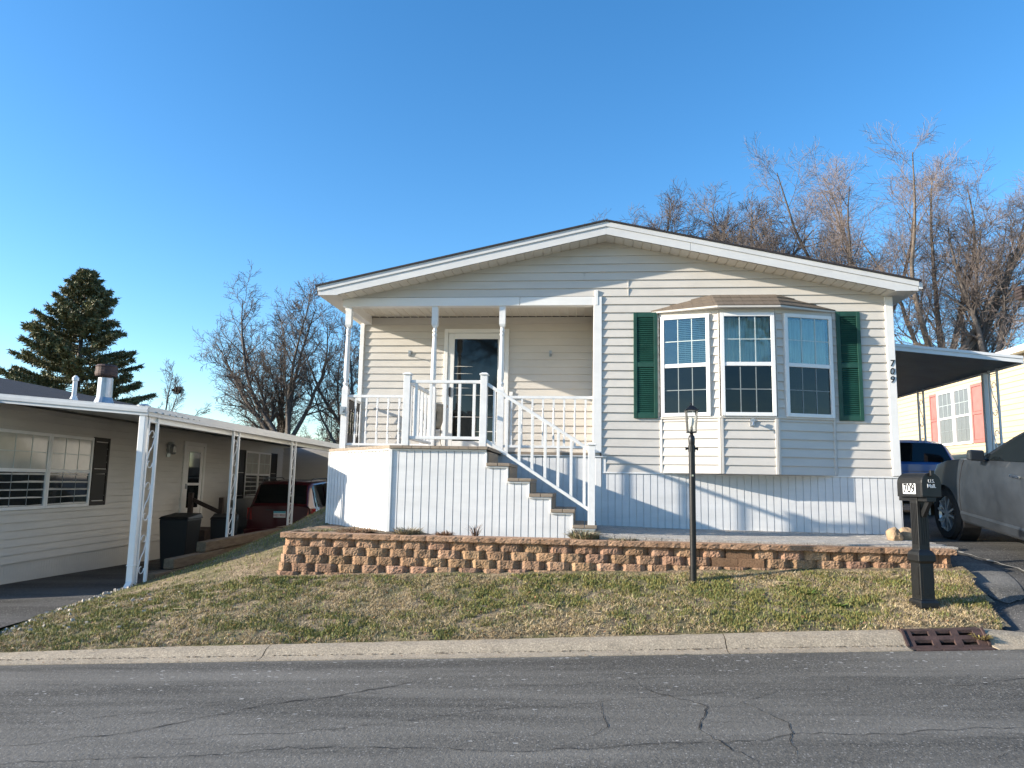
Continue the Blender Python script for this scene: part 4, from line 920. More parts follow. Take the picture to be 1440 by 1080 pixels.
# ------------------------------------------------------------------ cars (local: +y forward, z up, wheels on z=0)
def car(name, loc, rz, rx, label, paint, spec):
    c = thing(name, loc, label, 'car', 'parked cars', rz, rx)
    L0, L1 = spec['L']; W = spec['W']; ax = spec['axles']; wr = spec['wr']; zb = spec['zb']
    belt = lambda y: lerp(y, spec['belt']); wb = lambda y: lerp(y, spec['width'])
    def zbot(y):
        z = zb + max(0, (y - (L1 - .5)) * .25) + max(0, ((L0 + .5) - y) * .3)
        for a in ax:
            r = wr + .055; d = abs(y - a)
            if d < r: z = max(z, wr + math.sqrt(max(0, r * r - d * d)) - .0)
        return z
    def wid(z, y):   # half width at height z
        w = wb(y); h = belt(y); t = max(0, min(1, (z - zb) / (h - zb)))
        return w * lerp(t, [(0, .93), (.12, .965), (.35, .998), (.62, 1.0), (.80, .975), (.93, .955), (1, .93)])
    ys = sorted(set([round(L0 + (L1 - L0) * i / 60, 3) for i in range(61)] + [round(a + s * (wr + .055) * math.cos(k * math.pi / 16), 3) for a in ax for s in (-1, 1) for k in range(9)]))
    nl = 9; m = MB(); vs = []
    for y in ys:
        z0 = min(zbot(y), belt(y) - .04); h = belt(y); row = [(0, y, h + .035 * wb(y))]
        row += [(.6 * wid(h, y), y, h + .03)]
        row += [(wid(z, y), y, z) for z in [h - (h - z0) * (k / (nl - 1)) for k in range(nl)]]
        row += [(wb(y) * .80, y, z0 + .0)]
        full = [(-a, b, q) for a, b, q in row[::-1]] + row[1:]
        vs += full
    n = 2 * (nl + 3) - 1
    m.add(vs, [(i * n + j, i * n + j + 1, (i + 1) * n + j + 1, (i + 1) * n + j) for i in range(len(ys) - 1) for j in range(n - 1)] + [tuple(range(n)), tuple(range((len(ys) - 1) * n, len(ys) * n))])
    body = m.build('body', paint, c, smooth=True); es = body.modifiers.new('split', 'EDGE_SPLIT'); es.split_angle = R(32)
    # greenhouse
    G = spec['roof']                # list of (y, z_roof, inset of roof edge)
    rz_ = lambda y: lerp(y, [(a, b) for a, b in G]); ti = spec.get('tumble', .16)
    gy = [G[0][0] + (G[-1][0] - G[0][0]) * i / 48 for i in range(49)]
    def gw(y, t):                   # half width at fraction t of greenhouse height
        return wid(belt(y), y) - .01 - ti * t * min(1, (rz_(y) - belt(y)) / .5)
    m = MB(); vs = []
    for y in gy:
        b = belt(y) - .01; t = max(rz_(y), b + .012); row = [(0, y, t + .025 * min(1, (t - b) / .4))] + [(gw(y, 1) * .55, y, t + .018 * min(1, (t - b) / .4))] + [(gw(y, 1) * .9, y, t)] + [(gw(y, k), y, b + (t - b) * q) for k, q in ((1, .94), (.75, .72), (.5, .48), (.25, .24), (0, 0))]
        vs += [(-a, q, z) for a, q, z in row[::-1]] + row[1:]
    n = 15
    m.add(vs, [(i * n + j, i * n + j + 1, (i + 1) * n + j + 1, (i + 1) * n + j) for i in range(48) for j in range(n - 1)])
    cab = m.build('cabin', paint, c, smooth=True)
    # side glass
    for s in (-1, 1):
        for (ya, yb) in spec['side_glass']:
            m = MB(); vs = []; nn = 24
            for i in range(nn + 1):
                y = ya + (yb - ya) * i / nn; b = belt(y) + .012; t = rz_(y) - spec.get('gtop', .07)
                e = min(1, i / 2, (nn - i) / 2); 
                t = max(t, b + .012)
                for k in range(5):
                    z = b + (t - b) * k / 4; fr_ = (z - belt(y)) / max(.02, rz_(y) - belt(y)); vs.append((s * (gw(y, fr_) + .007), y, z))
            m.add(vs, [(i * 5 + j, i * 5 + j + 1, (i + 1) * 5 + j + 1, (i + 1) * 5 + j) for i in range(nn) for j in range(4)]); m.build('side_window', 'glass_dark', c, smooth=True)
    for key, nm in (('windshield', 'windshield'), ('rear_glass', 'rear_window')):
        if key not in spec: continue
        ya, yb = spec[key]; m = MB(); vs = []
        for i in range(9):
            y = ya + (yb - ya) * i / 8; z = rz_(y)
            w = gw(y, 1) * .9
            for k in range(9): f = -1 + k / 4; vs.append((f * w, y + spec.get('gl_off', .0) * (1 if key == 'windshield' else -1), z + .012 + .02 * (1 - f * f)))
        m.add(vs, [(i * 9 + j, i * 9 + j + 1, (i + 1) * 9 + j + 1, (i + 1) * 9 + j) for i in range(8) for j in range(8)]); m.build(nm, 'glass_dark', c, smooth=True)
    # trim, wells, wheels
    m = MB()
    for a in ax:
        for s in (-1, 1): x0, x1 = sorted((s * (W - .32), s * (W - .05))); m.lathe([(wr + .06, -.12), (wr + .06, .12)], (s * (W - .20), a, wr), 20, 'x')
    m.box((-W * .8, L0 + .25, zb - .02), (W * .8, L1 - .25, zb + .12)); m.build('underbody', 'car_dark', c)
    for a in ax:
        for s in (-1, 1):
            o = (s * (W - .125), a, wr); m = MB()
            m.lathe([(wr * .70, -.105), (wr * .93, -.105), (wr, -.06), (wr, .06), (wr * .93, .105), (wr * .70, .105), (wr * .68, .06), (wr * .68, -.06), (wr * .70, -.105)], o, 32, 'x', 0, False); wh = m.build('wheel', 'rubber', c)
            m = MB(); q = s * .07
            for k in range(10):
                an = k * math.pi / 5 + (k % 2) * -.22 + .2
                m.bar((o[0] + q, o[1] + math.cos(an) * .05, o[2] + math.sin(an) * .05), (o[0] + q * 1.1, o[1] + math.cos(an + (k % 2) * .12) * wr * .68, o[2] + math.sin(an + (k % 2) * .12) * wr * .68), .028, .05, (1, 0, 0))
            m.lathe([(wr * .64, s * .04), (wr * .70, s * .09), (wr * .73, s * .095), (wr * .73, s * .03)], o, 32, 'x', 0, False); m.lathe([(.07, s * .02), (.07, s * .085), (.03, s * .09)], o, 14, 'x'); m.build('rim', spec.get('rim', 'rim'), wh)
            m = MB(); m.lathe([(wr * .7, s * .0), (wr * .7, -s * .03)], o, 24, 'x'); m.build('brake_disc', 'car_dark', wh)
    for s in (-1, 1):
        y, z = spec['mirror']; m = MB(); x = s * (wid(z, y) + .0)
        m.hexa([(x + s * .04, y - .09, z), (x + s * .24, y - .10, z + .01), (x + s * .22, y + .07, z + .02), (x + s * .03, y + .06, z), (x + s * .05, y - .08, z + .15), (x + s * .24, y - .09, z + .16), (x + s * .21, y + .05, z + .145), (x + s * .04, y + .05, z + .14)]); m.bar((x - s * .06, y, z + .01), (x + s * .08, y - .01, z + .03), .06, .04); m.build('mirror', 'car_dark' if 'dark_mirror' in spec else paint, c, bevel=.025)
        for y, z in spec['handles']:
            m = MB(); x = s * (wid(z, y) + .0); m.bar((x + s * .028, y - .10, z), (x + s * .028, y + .10, z + .004), .02, .032); m.bar((x, y - .08, z), (x + s * .03, y - .08, z), .025, .025); m.bar((x, y + .08, z), (x + s * .03, y + .08, z), .025, .025); m.build('door_handle', 'chrome', c, bevel=.004)
        for y in spec['seams']:
            m = MB(); pts = []
            for k in range(13):
                z = zb + .10 + (belt(y) - zb - .10) * k / 12; pts.append((s * (wid(z, y) + .0005), y, z))
            m.tube(pts, .006, 4); m.build('door_seam', 'car_dark', c)
        m = MB(); y0, y1 = ax[0] + wr + .09, ax[1] - wr - .09
        if y0 > y1: y0, y1 = y1, y0
        k = 20; pp = []
        for i in range(k + 1):
            y = y0 + (y1 - y0) * i / k
            for (z, o) in ((zb - .01, .0), (zb + .02, .022), (zb + .12, .026), (zb + .15, .004)): pp.append((s * (wid(max(z, zb), y) + o), y, z))
        m.add(pp, [(i * 4 + j, i * 4 + j + 1, (i + 1) * 4 + j + 1, (i + 1) * 4 + j) for i in range(k) for j in range(3)]); m.build('rocker_trim', spec.get('rocker', 'car_dark'), c)
    return c, wid, belt, rz_
SUV = dict(L=(-3.2, 1.78), W=.94, axles=(-2.05, .86), wr=.37, zb=.33, belt=[(-3.2, 1.2), (-2.9, 1.32), (-1.2, 1.27), (-.1, 1.22), (.1, 1.22), (.5, 1.20), (.9, 1.15), (1.3, 1.06), (1.55, .95), (1.70, .84), (1.78, .70)], width=[(-3.2, .80), (-2.8, .91), (-1.5, .94), (.9, .94), (1.3, .90), (1.6, .78), (1.78, .58)],
           roof=[(-3.15, 1.3), (-2.8, 1.74), (-2.5, 1.84), (-1.7, 1.90), (-1.3, 1.875), (-1.0, 1.79), (-.6, 1.60), (.10, 1.20)], side_glass=[(-2.6, -2.0), (-1.93, -1.28), (-1.20, -.14)], windshield=(-.95, .0), mirror=(-.16, 1.22), handles=[(-.96, 1.09), (-1.95, 1.1)], seams=[-1.25, .40], tumble=.20, rocker='car_grey')
s_, wid, belt, _ = car('parked_suv', (6.19, -.19, .795), 0, R(6), 'dusty grey suv seen from its left side at the right edge of the picture', 'car_grey', SUV)
m = MB()
for s in (-1, 1): m.hexa([(s * .60, 1.60, .68), (s * .86, 1.40, .70), (s * .86, 1.34, .80), (s * .60, 1.58, .78), (s * .60, 1.62, .70), (s * .865, 1.42, .72), (s * .865, 1.36, .81), (s * .60, 1.6, .80)])
m.build('headlight', 'glass_dark', s_)
BL = dict(L=(-.02, 4.2), W=.90, axles=(.85, 3.4), wr=.32, zb=.26, belt=[(-.02, 1.02), (.3, 1.05), (2.6, .98), (3.2, .94), (4.0, .78), (4.2, .62)], width=[(-.02, .84), (.25, .885), (1, .9), (3.4, .88), (4.0, .74), (4.2, .55)],
          roof=[(.0, 1.05), (.30, 1.48), (.55, 1.56), (1.4, 1.59), (2.1, 1.53), (3.0, .99)], side_glass=[(.5, 1.3), (1.36, 2.4)], windshield=(2.15, 2.95), rear_glass=(.02, .30), mirror=(2.55, .98), handles=[(1.6, .86)], seams=[1.33, 2.55])
b_, wid, belt, _ = car('parked_hatchback', (6.78, 5.0, 1.06), R(-1), 0, 'blue hatchback seen from behind under the carport on the right', 'car_blue', BL)
m = MB(); m.box((-.34, -.045, .80), (.34, -.02, .86)); m.box((-.5, -.03, .905), (.5, -.018, .912)); m.build('tailgate_trim', 'car_dark', b_)
for s in (-1, 1): m = MB(); m.hexa([(s * .60, -.03, .86), (s * .82, -.01, .86), (s * .82, -.01, .99), (s * .66, -.03, .99), (s * .60, .05, .86), (s * .85, .08, .86), (s * .85, .08, .99), (s * .66, .05, .99)]); m.build('taillight', 'taillight', b_)
m = MB(); m.tube([(-.15, .95, 1.57), (-.10, .70, 1.95)], .004, 5); m.build('aerial', 'black_metal', b_)
m = MB(); m.box((-.86, -.10, .30), (.86, .06, .55)); m.build('bumper', 'car_blue', b_, bevel=.04)
VN = dict(L=(-.02, 4.75), W=.92, axles=(.95, 3.75), wr=.34, zb=.28, belt=[(-.02, 1.12), (.3, 1.13), (3.0, 1.06), (3.7, 1.0), (4.5, .82), (4.75, .62)], width=[(-.02, .83), (.25, .90), (1, .92), (3.7, .90), (4.5, .74), (4.75, .5)],
          roof=[(-.02, 1.15), (.20, 1.66), (.42, 1.76), (1.6, 1.82), (2.6, 1.76), (3.6, 1.06)], side_glass=[(.32, 1.2), (1.27, 2.1), (2.16, 2.9)], windshield=(2.7, 3.5), rear_glass=(.0, .22), mirror=(3.0, 1.05), handles=[(1.4, .98), (2.3, .96)], seams=[1.23, 2.13], tumble=.14)
v_, wid, belt, _ = car('parked_minivan', (-7.83, 7.6, -.27), R(4), 0, 'dark red minivan parked nose-in under the left carport', 'car_red', VN)
m = MB(); m.box((-.88, -.12, .32), (.88, .08, .58)); m.build('bumper', 'car_red', v_, bevel=.05)
m = MB(); m.box((-.14, -.055, .86), (.17, -.04, 1.02)); pl = m.build('license_plate', 'plate_white', v_)
m = MB(); m.box((-.14, -.0565, .975), (.17, -.055, 1.02)); m.build('plate_band', 'plate_blue', pl)
text('N22 9957', .075, (.015, -.058, .915), (1, 0, 0), (0, 0, 1), 'plate_number', 'plate_red', pl)
m = MB(); m.box((-.35, -.05, 1.04), (.35, -.03, 1.06)); m.build('tailgate_trim', 'car_dark', v_)
m = MB(); m.box((.38, -.128, .50), (.52, -.12, .54)); m.build('rear_badge', 'letter_white', v_)
for s in (-1, 1):
    m = MB(); m.hexa([(s * .70, -.035, .80), (s * .85, .0, .80), (s * .85, .0, 1.10), (s * .74, -.02, 1.10), (s * .70, .06, .80), (s * .905, .12, .80), (s * .90, .12, 1.10), (s * .74, .08, 1.10)]); m.build('taillight', 'taillight', v_)
    m = MB(); m.tube([(s * .62, .5, 1.80), (s * .63, .62, 1.855), (s * .63, 1.9, 1.875), (s * .62, 2.1, 1.82)], .016, 6); m.build('roof_rail', 'black_metal', v_)

# ------------------------------------------------------------------ mailbox
A16 = R(12); mx, my = 3.385, -2.97; mz = zlawn(mx, my) - .01
M_ = thing('mailbox', (mx, my, mz), 'black kerbside mailbox numbered 709 on a square moulded post', 'mailbox', rz=A16); M_.scale = (1.0, 1.0, 1.03)
m = MB(); m.square_post([(.098, 0), (.098, .05), (.090, .068), (.074, .08), (.074, .42), (.080, .43), (.092, .445), (.092, .50), (.082, .525), (.058, .55), (.058, 1.03), (.06, 1.035), (.06, 1.06)], (0, 0, 0))
post = m.build('post', 'black_plastic', M_, bevel=.004)
for a in range(4):
    m = MB(); c, s = math.cos(a * math.pi / 2), math.sin(a * math.pi / 2); f = frame((0, 0, 0), (c, s, 0), (s, -c, 0))
    m.fbox(f, -.05, .05, .12, .39, .074, .078)
    for x in (-.034, -.011, .011, .034): m.fbox(f, x - .006, x + .006, .60, 1.0, .058, .062)
    m.build('post_panel', 'black_plastic', post)
m = MB(); m.box((-.05, -.20, 1.02), (.05, .24, 1.06)); m.bar((0, -.06, .88), (0, -.17, 1.03), .04, .05); m.build('bracket', 'black_plastic', M_)
zb_ = 1.06; hw, hs, ln0, ln1 = .10, .135, -.19, .19
prof = [(-hw, 0), (hw, 0), (hw, hs)] + [(hw * math.cos(a), hs + hw * math.sin(a)) for a in [math.pi * k / 12 for k in range(1, 12)]] + [(-hw, hs)]
m = MB(); m.prism([(x, ln0, zb_ + z) for x, z in prof], (0, ln1 - ln0, 0)); bx = m.build('box', 'black_plastic', M_, bevel=.004)
m = MB(); m.prism([(x * 1.04, ln0 - .022, zb_ + .004 + z * 1.0) for x, z in prof], (0, .02, 0)); m.box((-.02, ln0 - .05, zb_ + .205), (.02, ln0 - .02, zb_ + .26)); dm = m.build('door', 'black_metal', M_, bevel=.004)
text('U.S.', .045, (0, ln0 - .0235, zb_ + .155), (1, 0, 0), (0, 0, 1), 'lettering', 'letter_white', dm); text('Mail.', .05, (0, ln0 - .0235, zb_ + .108), (1, 0, 0), (0, 0, 1), 'lettering', 'letter_white', dm, bold=.001)
m = MB(); m.box((-hw - .003, -.11, zb_ + .03), (-hw - .001, .09, zb_ + .13)); nb = m.build('number_plate', 'plate_white', bx)
text('709', .122, (-hw - .0045, -.01, zb_ + .08), (0, -1, 0), (0, 0, 1), 'house_number', 'ink', nb, .001, bold=.0025)
m = MB(); m.box((hw + .004, -.14, zb_ + .05), (hw + .012, .02, zb_ + .075)); m.box((hw + .004, -.16, zb_ + .03), (hw + .012, -.10, zb_ + .11)); m.build('flag', 'taillight', M_)

# ------------------------------------------------------------------ lamp post
lx_, ly_ = 1.20, -2.37; lz = zlawn(lx_, ly_) - .03
LM = thing('lamp_post', (lx_, ly_, lz), 'slim black lamp post with a glass lantern in front of the block wall', 'lamp post')
T = 2.50 - lz
m = MB(); m.lathe([(.036, 0), (.036, T - .44), (.034, T - .44), (.036, T - .43), (.038, T - .38), (.034, T - .345), (.02, T - .33), (.018, T - .30)], (0, 0, 0), 16); pole = m.build('pole', 'black_metal', LM, smooth=True)
pole.modifiers.new('split', 'EDGE_SPLIT').split_angle = R(40)
m = MB(); m.lathe([(.041, T - .52), (.041, T - .45)], (0, 0, 0), 14)
for s in (-1, 1): m.lathe([(.012, s * .035), (.012, s * .055), (.020, s * .06), (.020, s * .07)], (0, 0, T - .485), 8, 'x')
m.build('photocell_collar', 'black_metal', LM)
m = MB(); m.box((-.01, -.038, T - .80), (.01, -.034, T - .78)); m.build('screw', 'chrome', LM)
m = MB(); z0, z1 = T - .29, T - .05; a, b = .046, .059
m.box((-a - .006, -a - .006, z0 - .015), (a + .006, a + .006, z0))
for i in (-1, 1):
    for j in (-1, 1): m.bar((i * a, j * a, z0), (i * b, j * b, z1), .010, .010)
m.square_post([(b + .012, z1), (b + .012, z1 + .008), (.04, z1 + .035), (.03, z1 + .05), (.012, z1 + .062), (.008, z1 + .08)], (0, 0, 0)); m.lathe([(.008, z1 + .07), (.012, z1 + .085), (.004, z1 + .10)], (0, 0, 0), 8); ln = m.build('lantern', 'black_metal', LM)
m = MB()
for k in range(4):
    c, s = round(math.cos(k * math.pi / 2)), round(math.sin(k * math.pi / 2)); P = lambda r, w, z: (r * c - w * s, r * s + w * c, z)
    m.add([P(a, -a + .005, z0), P(a, a - .005, z0), P(b, b - .005, z1), P(b, -b + .005, z1)], [(0, 1, 2, 3)])
m.build('lantern_glass', 'lantern_glass', ln)
m = MB(); m.lathe([(.012, z0), (.016, z0 + .02), (.014, z0 + .05)], (0, 0, 0), 10); m.build('socket', 'black_metal', ln)
m = MB(); m.lathe([(.012, z0 + .05), (.026, z0 + .09), (.032, z0 + .12), (.026, z0 + .15), (.006, z0 + .165)], (0, 0, 0), 12); m.build('bulb', 'bulb', ln, smooth=True)

# ------------------------------------------------------------------ storm drain in the curb
xm = 3.35; SD = thing('storm_drain', (xm, yc(xm) + .25, zr(xm)), 'rusty brown cast-iron storm drain set into the curb below the mailbox', 'storm drain', wc=True)
def cp_(x, t):      # along the sloped face: t 0..1 from gutter to back
    h = hc(x); return V((x, yc(x) + lerp(t, [(0, .105), (.85, .25), (1, .34)]), zr(x) + lerp(t, [(0, .012), (.85, h + .015), (1, h + .018)])))
m = MB(); X0, X1_ = 2.94, 3.67
def strip(xa, xb, ta, tb, th=.03):
    ts = [t for t in (ta, .85, tb) if ta <= t <= tb]; ts = sorted(set(ts))
    for p, q in zip(ts, ts[1:]):
        A_ = [cp_(xa, p), cp_(xb, p), cp_(xb, q), cp_(xa, q)]; m.hexa([v + V((0, 0, -th)) for v in A_] + A_)
strip(X0, X1_, 0, .08); strip(X0, X1_, .36, .56); strip(X0, X1_, .82, 1.0)
nb_ = 3; wv = (X1_ - X0 - .12) / nb_
for k in range(nb_ + 1):
    xa = X0 + (k * (wv) if k else 0) ; xa = X0 if k == 0 else X0 + .06 + k * wv - .03; xb = X0 + .08 if k == 0 else (X1_ if k == nb_ else xa + .07)
    strip(xa, xb, .08, .36); strip(xa, xb, .56, .82)
for xe in (X0, X1_):
    A_ = [cp_(xe - .012, 0), cp_(xe + .012, 0), cp_(xe + .012, .85), cp_(xe - .012, .85)]; m.hexa([v + V((0, 0, -.04)) for v in A_] + [v + V((0, 0, .02)) for v in A_])
m.build('curb_box', 'rust_metal', SD, bevel=.004)
m = MB(); 
for k in range(3):
    xa = X0 + .02 + k * (X1_ - X0 - .02) / 3; xb = xa + (X1_ - X0 - .02) / 3 - .02
    Y = lambda x, d: V((x, yc(x) + d, zr(x) + .012))
    for d0, d1 in ((-.03, -.005), (.075, .10)):
        A_ = [Y(xa, d0), Y(xb, d0), Y(xb, d1), Y(xa, d1)]; m.hexa([v + V((0, 0, -.03)) for v in A_] + A_)
    nbar = 9
    for i in range(nbar):
        x = xa + (xb - xa) * i / (nbar - 1) ; A_ = [Y(x - .012, -.005), Y(x + .012, -.005), Y(x + .012, .075), Y(x - .012, .075)]; m.hexa([v + V((0, 0, -.03)) for v in A_] + A_)
m.build('grate', 'rust_metal', SD)
m = MB(); m.box((X0, yc(xm) - .05, zr(xm) - .45), (X1_, yc(xm) + .62, zr(xm) - .4)); m.box((X0, yc(xm) + .32, zr(xm) - .45), (X1_, yc(xm) + .36, zr(xm) + .10)); m.box((X0 - .01, yc(xm) - .05, zr(xm) - .45), (X0 + .0, yc(xm) + .6, zr(xm) + .0)); m.build('drain_pit', 'interior', SD)
# leaf clump caught in the drain
def tuft(name, x, y, z, r, h, n, cols, label, cat, group=None, seed=1, flat=.5):
    g = random.Random(seed); t = thing(name, (x, y, z), label, cat, group); m = MB()
    for i in range(n):
        a = g.uniform(0, 6.28); q = r * math.sqrt(g.random()) * .6; px, py = q * math.cos(a), q * math.sin(a); b = a + g.gauss(0, .7); L = g.uniform(.4, 1) * h; lean = g.uniform(.2, 1.3) * flat * 2
        d = V((math.cos(b) * lean, math.sin(b) * lean, 1)).normalized() * L; w = V((-math.sin(b), math.cos(b), g.uniform(-.4, .4))) * g.uniform(.003, .007); p = V((px, py, 0)); k = g.uniform(.6, 1.2); c = g.choice(cols)
        m.add([p - w, p + w, p + d * .6 + w * .9 + V((0, 0, .01)), p + d * .6 - w * .9 + V((0, 0, .01)), p + d + V((math.cos(b), math.sin(b), -.3)) * L * .2], [(0, 1, 2, 3), (3, 2, 4)], tuple(v * k for v in c))
    m.build('stems', 'blade', t, fix=False); return t
DRY = [(.30, .25, .17), (.22, .17, .12), (.24, .24, .14), (.36, .30, .20)]
tuft('leaf_clump', 3.63, yc(3.63) + .18, zr(3.63) + .06, .10, .08, 120, [(.30, .22, .10), (.20, .13, .07), (.28, .24, .09)], 'clump of dead leaves caught at the right end of the storm drain', 'leaves', None, 4, 1)
tuft('dry_shrub', -2.22, -1.76, .91, .24, .14, 700, DRY, 'round dried grey-brown shrub at the corner of the white steps enclosure', 'shrub', 'dried plants in the bed', 5, .8)
tuft('dry_shrub', -.02, -1.76, .92, .26, .16, 700, DRY + [(.26, .30, .16)], 'dried shrub beside the bottom step', 'shrub', 'dried plants in the bed', 6, .8)
tuft('dry_shrub', -2.95, -1.55, .91, .40, .10, 700, [(.28, .17, .10), (.22, .13, .08), (.33, .24, .15)], 'flattened russet perennials at the left end of the bed', 'shrub', 'dried plants in the bed', 7, 1)
tuft('dry_shrub', -3.35, -1.6, .91, .30, .07, 400, [(.26, .25, .10), (.30, .24, .14)], 'low yellow-green plant at the left corner of the bed', 'shrub', 'dried plants in the bed', 8, 1)
tuft('dry_shrub', -1.75, -1.78, .91, .14, .10, 260, [(.24, .14, .09), (.3, .2, .13)], 'small withered plant midway along the white steps enclosure', 'shrub', 'dried plants in the bed', 9, .9)
tuft('dry_shrub', -1.36, -1.78, .91, .06, .22, 40, [(.15, .10, .08), (.2, .14, .1)], 'tuft of bare upright stalks against the white steps enclosure', 'shrub', 'dried plants in the bed', 10, .35)
tuft('dry_shrub', .45, -1.82, .93, .3, .04, 300, DRY, 'low strip of dead stems between the bottom step and the lamp post', 'shrub', 'dried plants in the bed', 12, 1)
def weed(x, y, s, label, seed):
    g = random.Random(seed); t = thing('weed', (x, y, zlawn(x, y) - .005), label, 'weed', 'broad-leaved weeds in the lawn'); m = MB()
    for i in range(14):
        a = i * 2.4 + g.uniform(-.2, .2); L = s * g.uniform(.6, 1); d = V((math.cos(a), math.sin(a), g.uniform(.2, .6))) * L; w = V((-math.sin(a), math.cos(a), 0)) * L * .24; k = g.uniform(.8, 1.2)
        m.add([V((0, 0, 0)), d * .5 + w, d, d * .5 - w], [(0, 1, 2, 3)], (.10 * k, .19 * k, .035 * k))
    m.build('leaves', 'blade', t, fix=False)
weed(2.32, -2.72, .11, 'bright green broad-leaved weed in the thin grass left of the mailbox', 2); weed(2.55, -3.0, .10, 'smaller green weed nearer the curb left of the mailbox', 3); weed(2.1, -2.5, .08, 'small weed close under the block wall', 5)
def rock(x, y, z, s, label, seed):
    bm = bmesh.new(); bmesh.ops.create_icosphere(bm, subdivisions=3, radius=1)
    for v in bm.verts:
        n = 1 + .28 * noise.noise(v.co * 1.1 + V((seed, 0, 0))) + .10 * noise.noise(v.co * 3 + V((seed, 0, 0))); v.co = V((v.co.x * s[0] * n, v.co.y * s[1] * n, v.co.z * s[2] * n + s[2] * .8))
    me = bpy.data.meshes.new('rock'); bm.to_mesh(me); bm.free(); me.materials.append(MATS['rock']); o = bpy.data.objects.new('rock', me); COL.objects.link(o); o.location = (x, y, z); tag(o, label, 'rock', 'rocks at the house corner')
rock(3.90, -1.0, .93, (.085, .10, .105), 'left tan rock at the right corner of the house', 3); rock(4.10, -.85, .93, (.12, .10, .10), 'larger tan rock partly behind the mailbox post', 8)
# flower pot on its wire stand
FP = thing('flower_pot', (-2.40, .45, 2.05), 'grey-brown flower pot on a thin wire stand on the porch', 'flower pot')
m = MB(); m.lathe([(.10, .36), (.13, .40), (.175, .58), (.215, .70), (.225, .70), (.225, .735), (.20, .735), (.185, .66), (.05, .62)], (0, 0, 0), 24); m.build('pot', 'pot', FP)
m = MB()
for k in range(4):
    a = k * math.pi / 2 + .5; m.tube([(.17 * math.cos(a), .17 * math.sin(a), 0), (.12 * math.cos(a), .12 * math.sin(a), .2), (.13 * math.cos(a), .13 * math.sin(a), .40), (.19 * math.cos(a), .19 * math.sin(a), .62)], .006, 5)
m.tube([(.12 * math.cos(k * .314), .12 * math.sin(k * .314), .36) for k in range(21)], .005, 5); m.build('wire_stand', 'black_metal', FP)
# pole with a slatted box at the right edge
UB = thing('utility_pole', (8.6, 4, 1.1), 'slatted dark brown box at the right edge of the sky', 'pole box')
m = MB(); m.lathe([(.05, 0), (.05, 4.4)], (.2, 0, 0), 10); m.build('pole', 'bark', UB)
m = MB()
for k in range(4): m.box((-.21, -.12, 4.22 + k * .065), (.26, .12, 4.272 + k * .065))
m.build('box', 'step_wood', UB)

# ------------------------------------------------------------------ trees
def grow_tree(seed, levels, trunk_pts, trunk_r, kids, bark, twigmat, name, loc, label, split=2, group=None, lean=(0, 0), rz=0):
    """levels: per level dict(n, len, ang, wander, up, segs, rad).  kids: explicit main limbs [(t, azimuth, elevation, length)]"""
    g = random.Random(seed); A_ = MB(); B_ = MB()
    def branch(p, d, L, r, lv):
        q = levels[lv]; ns = q['segs']; pts = [p.copy()]; dd = d.copy(); ln = L / ns
        for i in range(ns):
            w = q['wander']; dd = (dd + V((g.uniform(-w, w), g.uniform(-w, w), g.uniform(-w, w) + q['up']))).normalized(); pts.append(pts[-1] + dd * ln)
        rr = [max(r * (1 - .86 * i / ns), q.get('rmin', .004)) for i in range(ns + 1)]
        (A_ if lv < split else B_).tube(pts, rr, 7 if lv < 1 else 5 if lv < 2 else 3, cap=False)
        if lv + 1 < len(levels):
            c = levels[lv + 1]; n = max(1, int(c['n'] * (.6 + .4 * L / q['ref'])))
            for k in range(n):
                t = q.get('t0', .25) + (1 - q.get('t0', .25)) * (k + g.random()) / n; i = min(ns - 1, int(t * ns)); f = t * ns - i
                pp = pts[i].lerp(pts[i + 1], f); td = (pts[i + 1] - pts[i]).normalized(); ax = td.orthogonal().normalized(); ax.rotate(__import__('mathutils').Quaternion(td, g.uniform(0, 6.283)))
                an = R(c['ang']) * g.uniform(.6, 1.3); nd = (td * math.cos(an) + ax * math.sin(an)).normalized()
                branch(pp, nd, c['len'] * (1 - .45 * t) * g.uniform(.6, 1.25) * (L / q['ref']) ** .5, max(rr[i] * c['rad'], .005), lv + 1)
    t = thing(name, loc, label, 'tree', group, rz)
    tp = [V(p) for p in trunk_pts]; n = len(tp); rr = [trunk_r * (1 - .5 * i / (n - 1)) for i in range(n)]
    A_.tube(tp, rr, 10)
    for (tt, az, el, L) in kids:
        i = min(n - 2, int(tt * (n - 1))); p = tp[i].lerp(tp[i + 1], tt * (n - 1) - i); d = V((math.cos(R(az)) * math.cos(R(el)), math.sin(R(az)) * math.cos(R(el)), math.sin(R(el)))); branch(p, d, L, trunk_r * .46 * (L / kids[0][3]) ** .6, 0)
    A_.build('trunk', bark, t, fix=False, smooth=True); B_.build('crown', twigmat, t, fix=False); return t
def lv(n, L, ang, wander, up, segs, rad, ref, **k): return dict(n=n, len=L, ang=ang, wander=wander, up=up, segs=segs, rad=rad, ref=ref, **k)
def copy_tree(o, loc, rz, sc, label):
    c = o.copy(); COL.objects.link(c); c.location = loc; c.rotation_euler = (0, 0, rz); c.scale = (sc, sc, sc); c['label'] = label
    for ch in o.children: k = ch.copy(); COL.objects.link(k); k.parent = c
    return c
OAK = [lv(0, 0, 0, .22, .03, 9, 0, 7, t0=.25), lv(16, 3.2, 50, .26, .02, 6, .55, 3, t0=.2), lv(13, 1.6, 48, .3, .02, 4, .5, 1.4, t0=.15, rmin=.008), lv(9, .75, 45, .3, .03, 3, .5, .6, rmin=.007)]
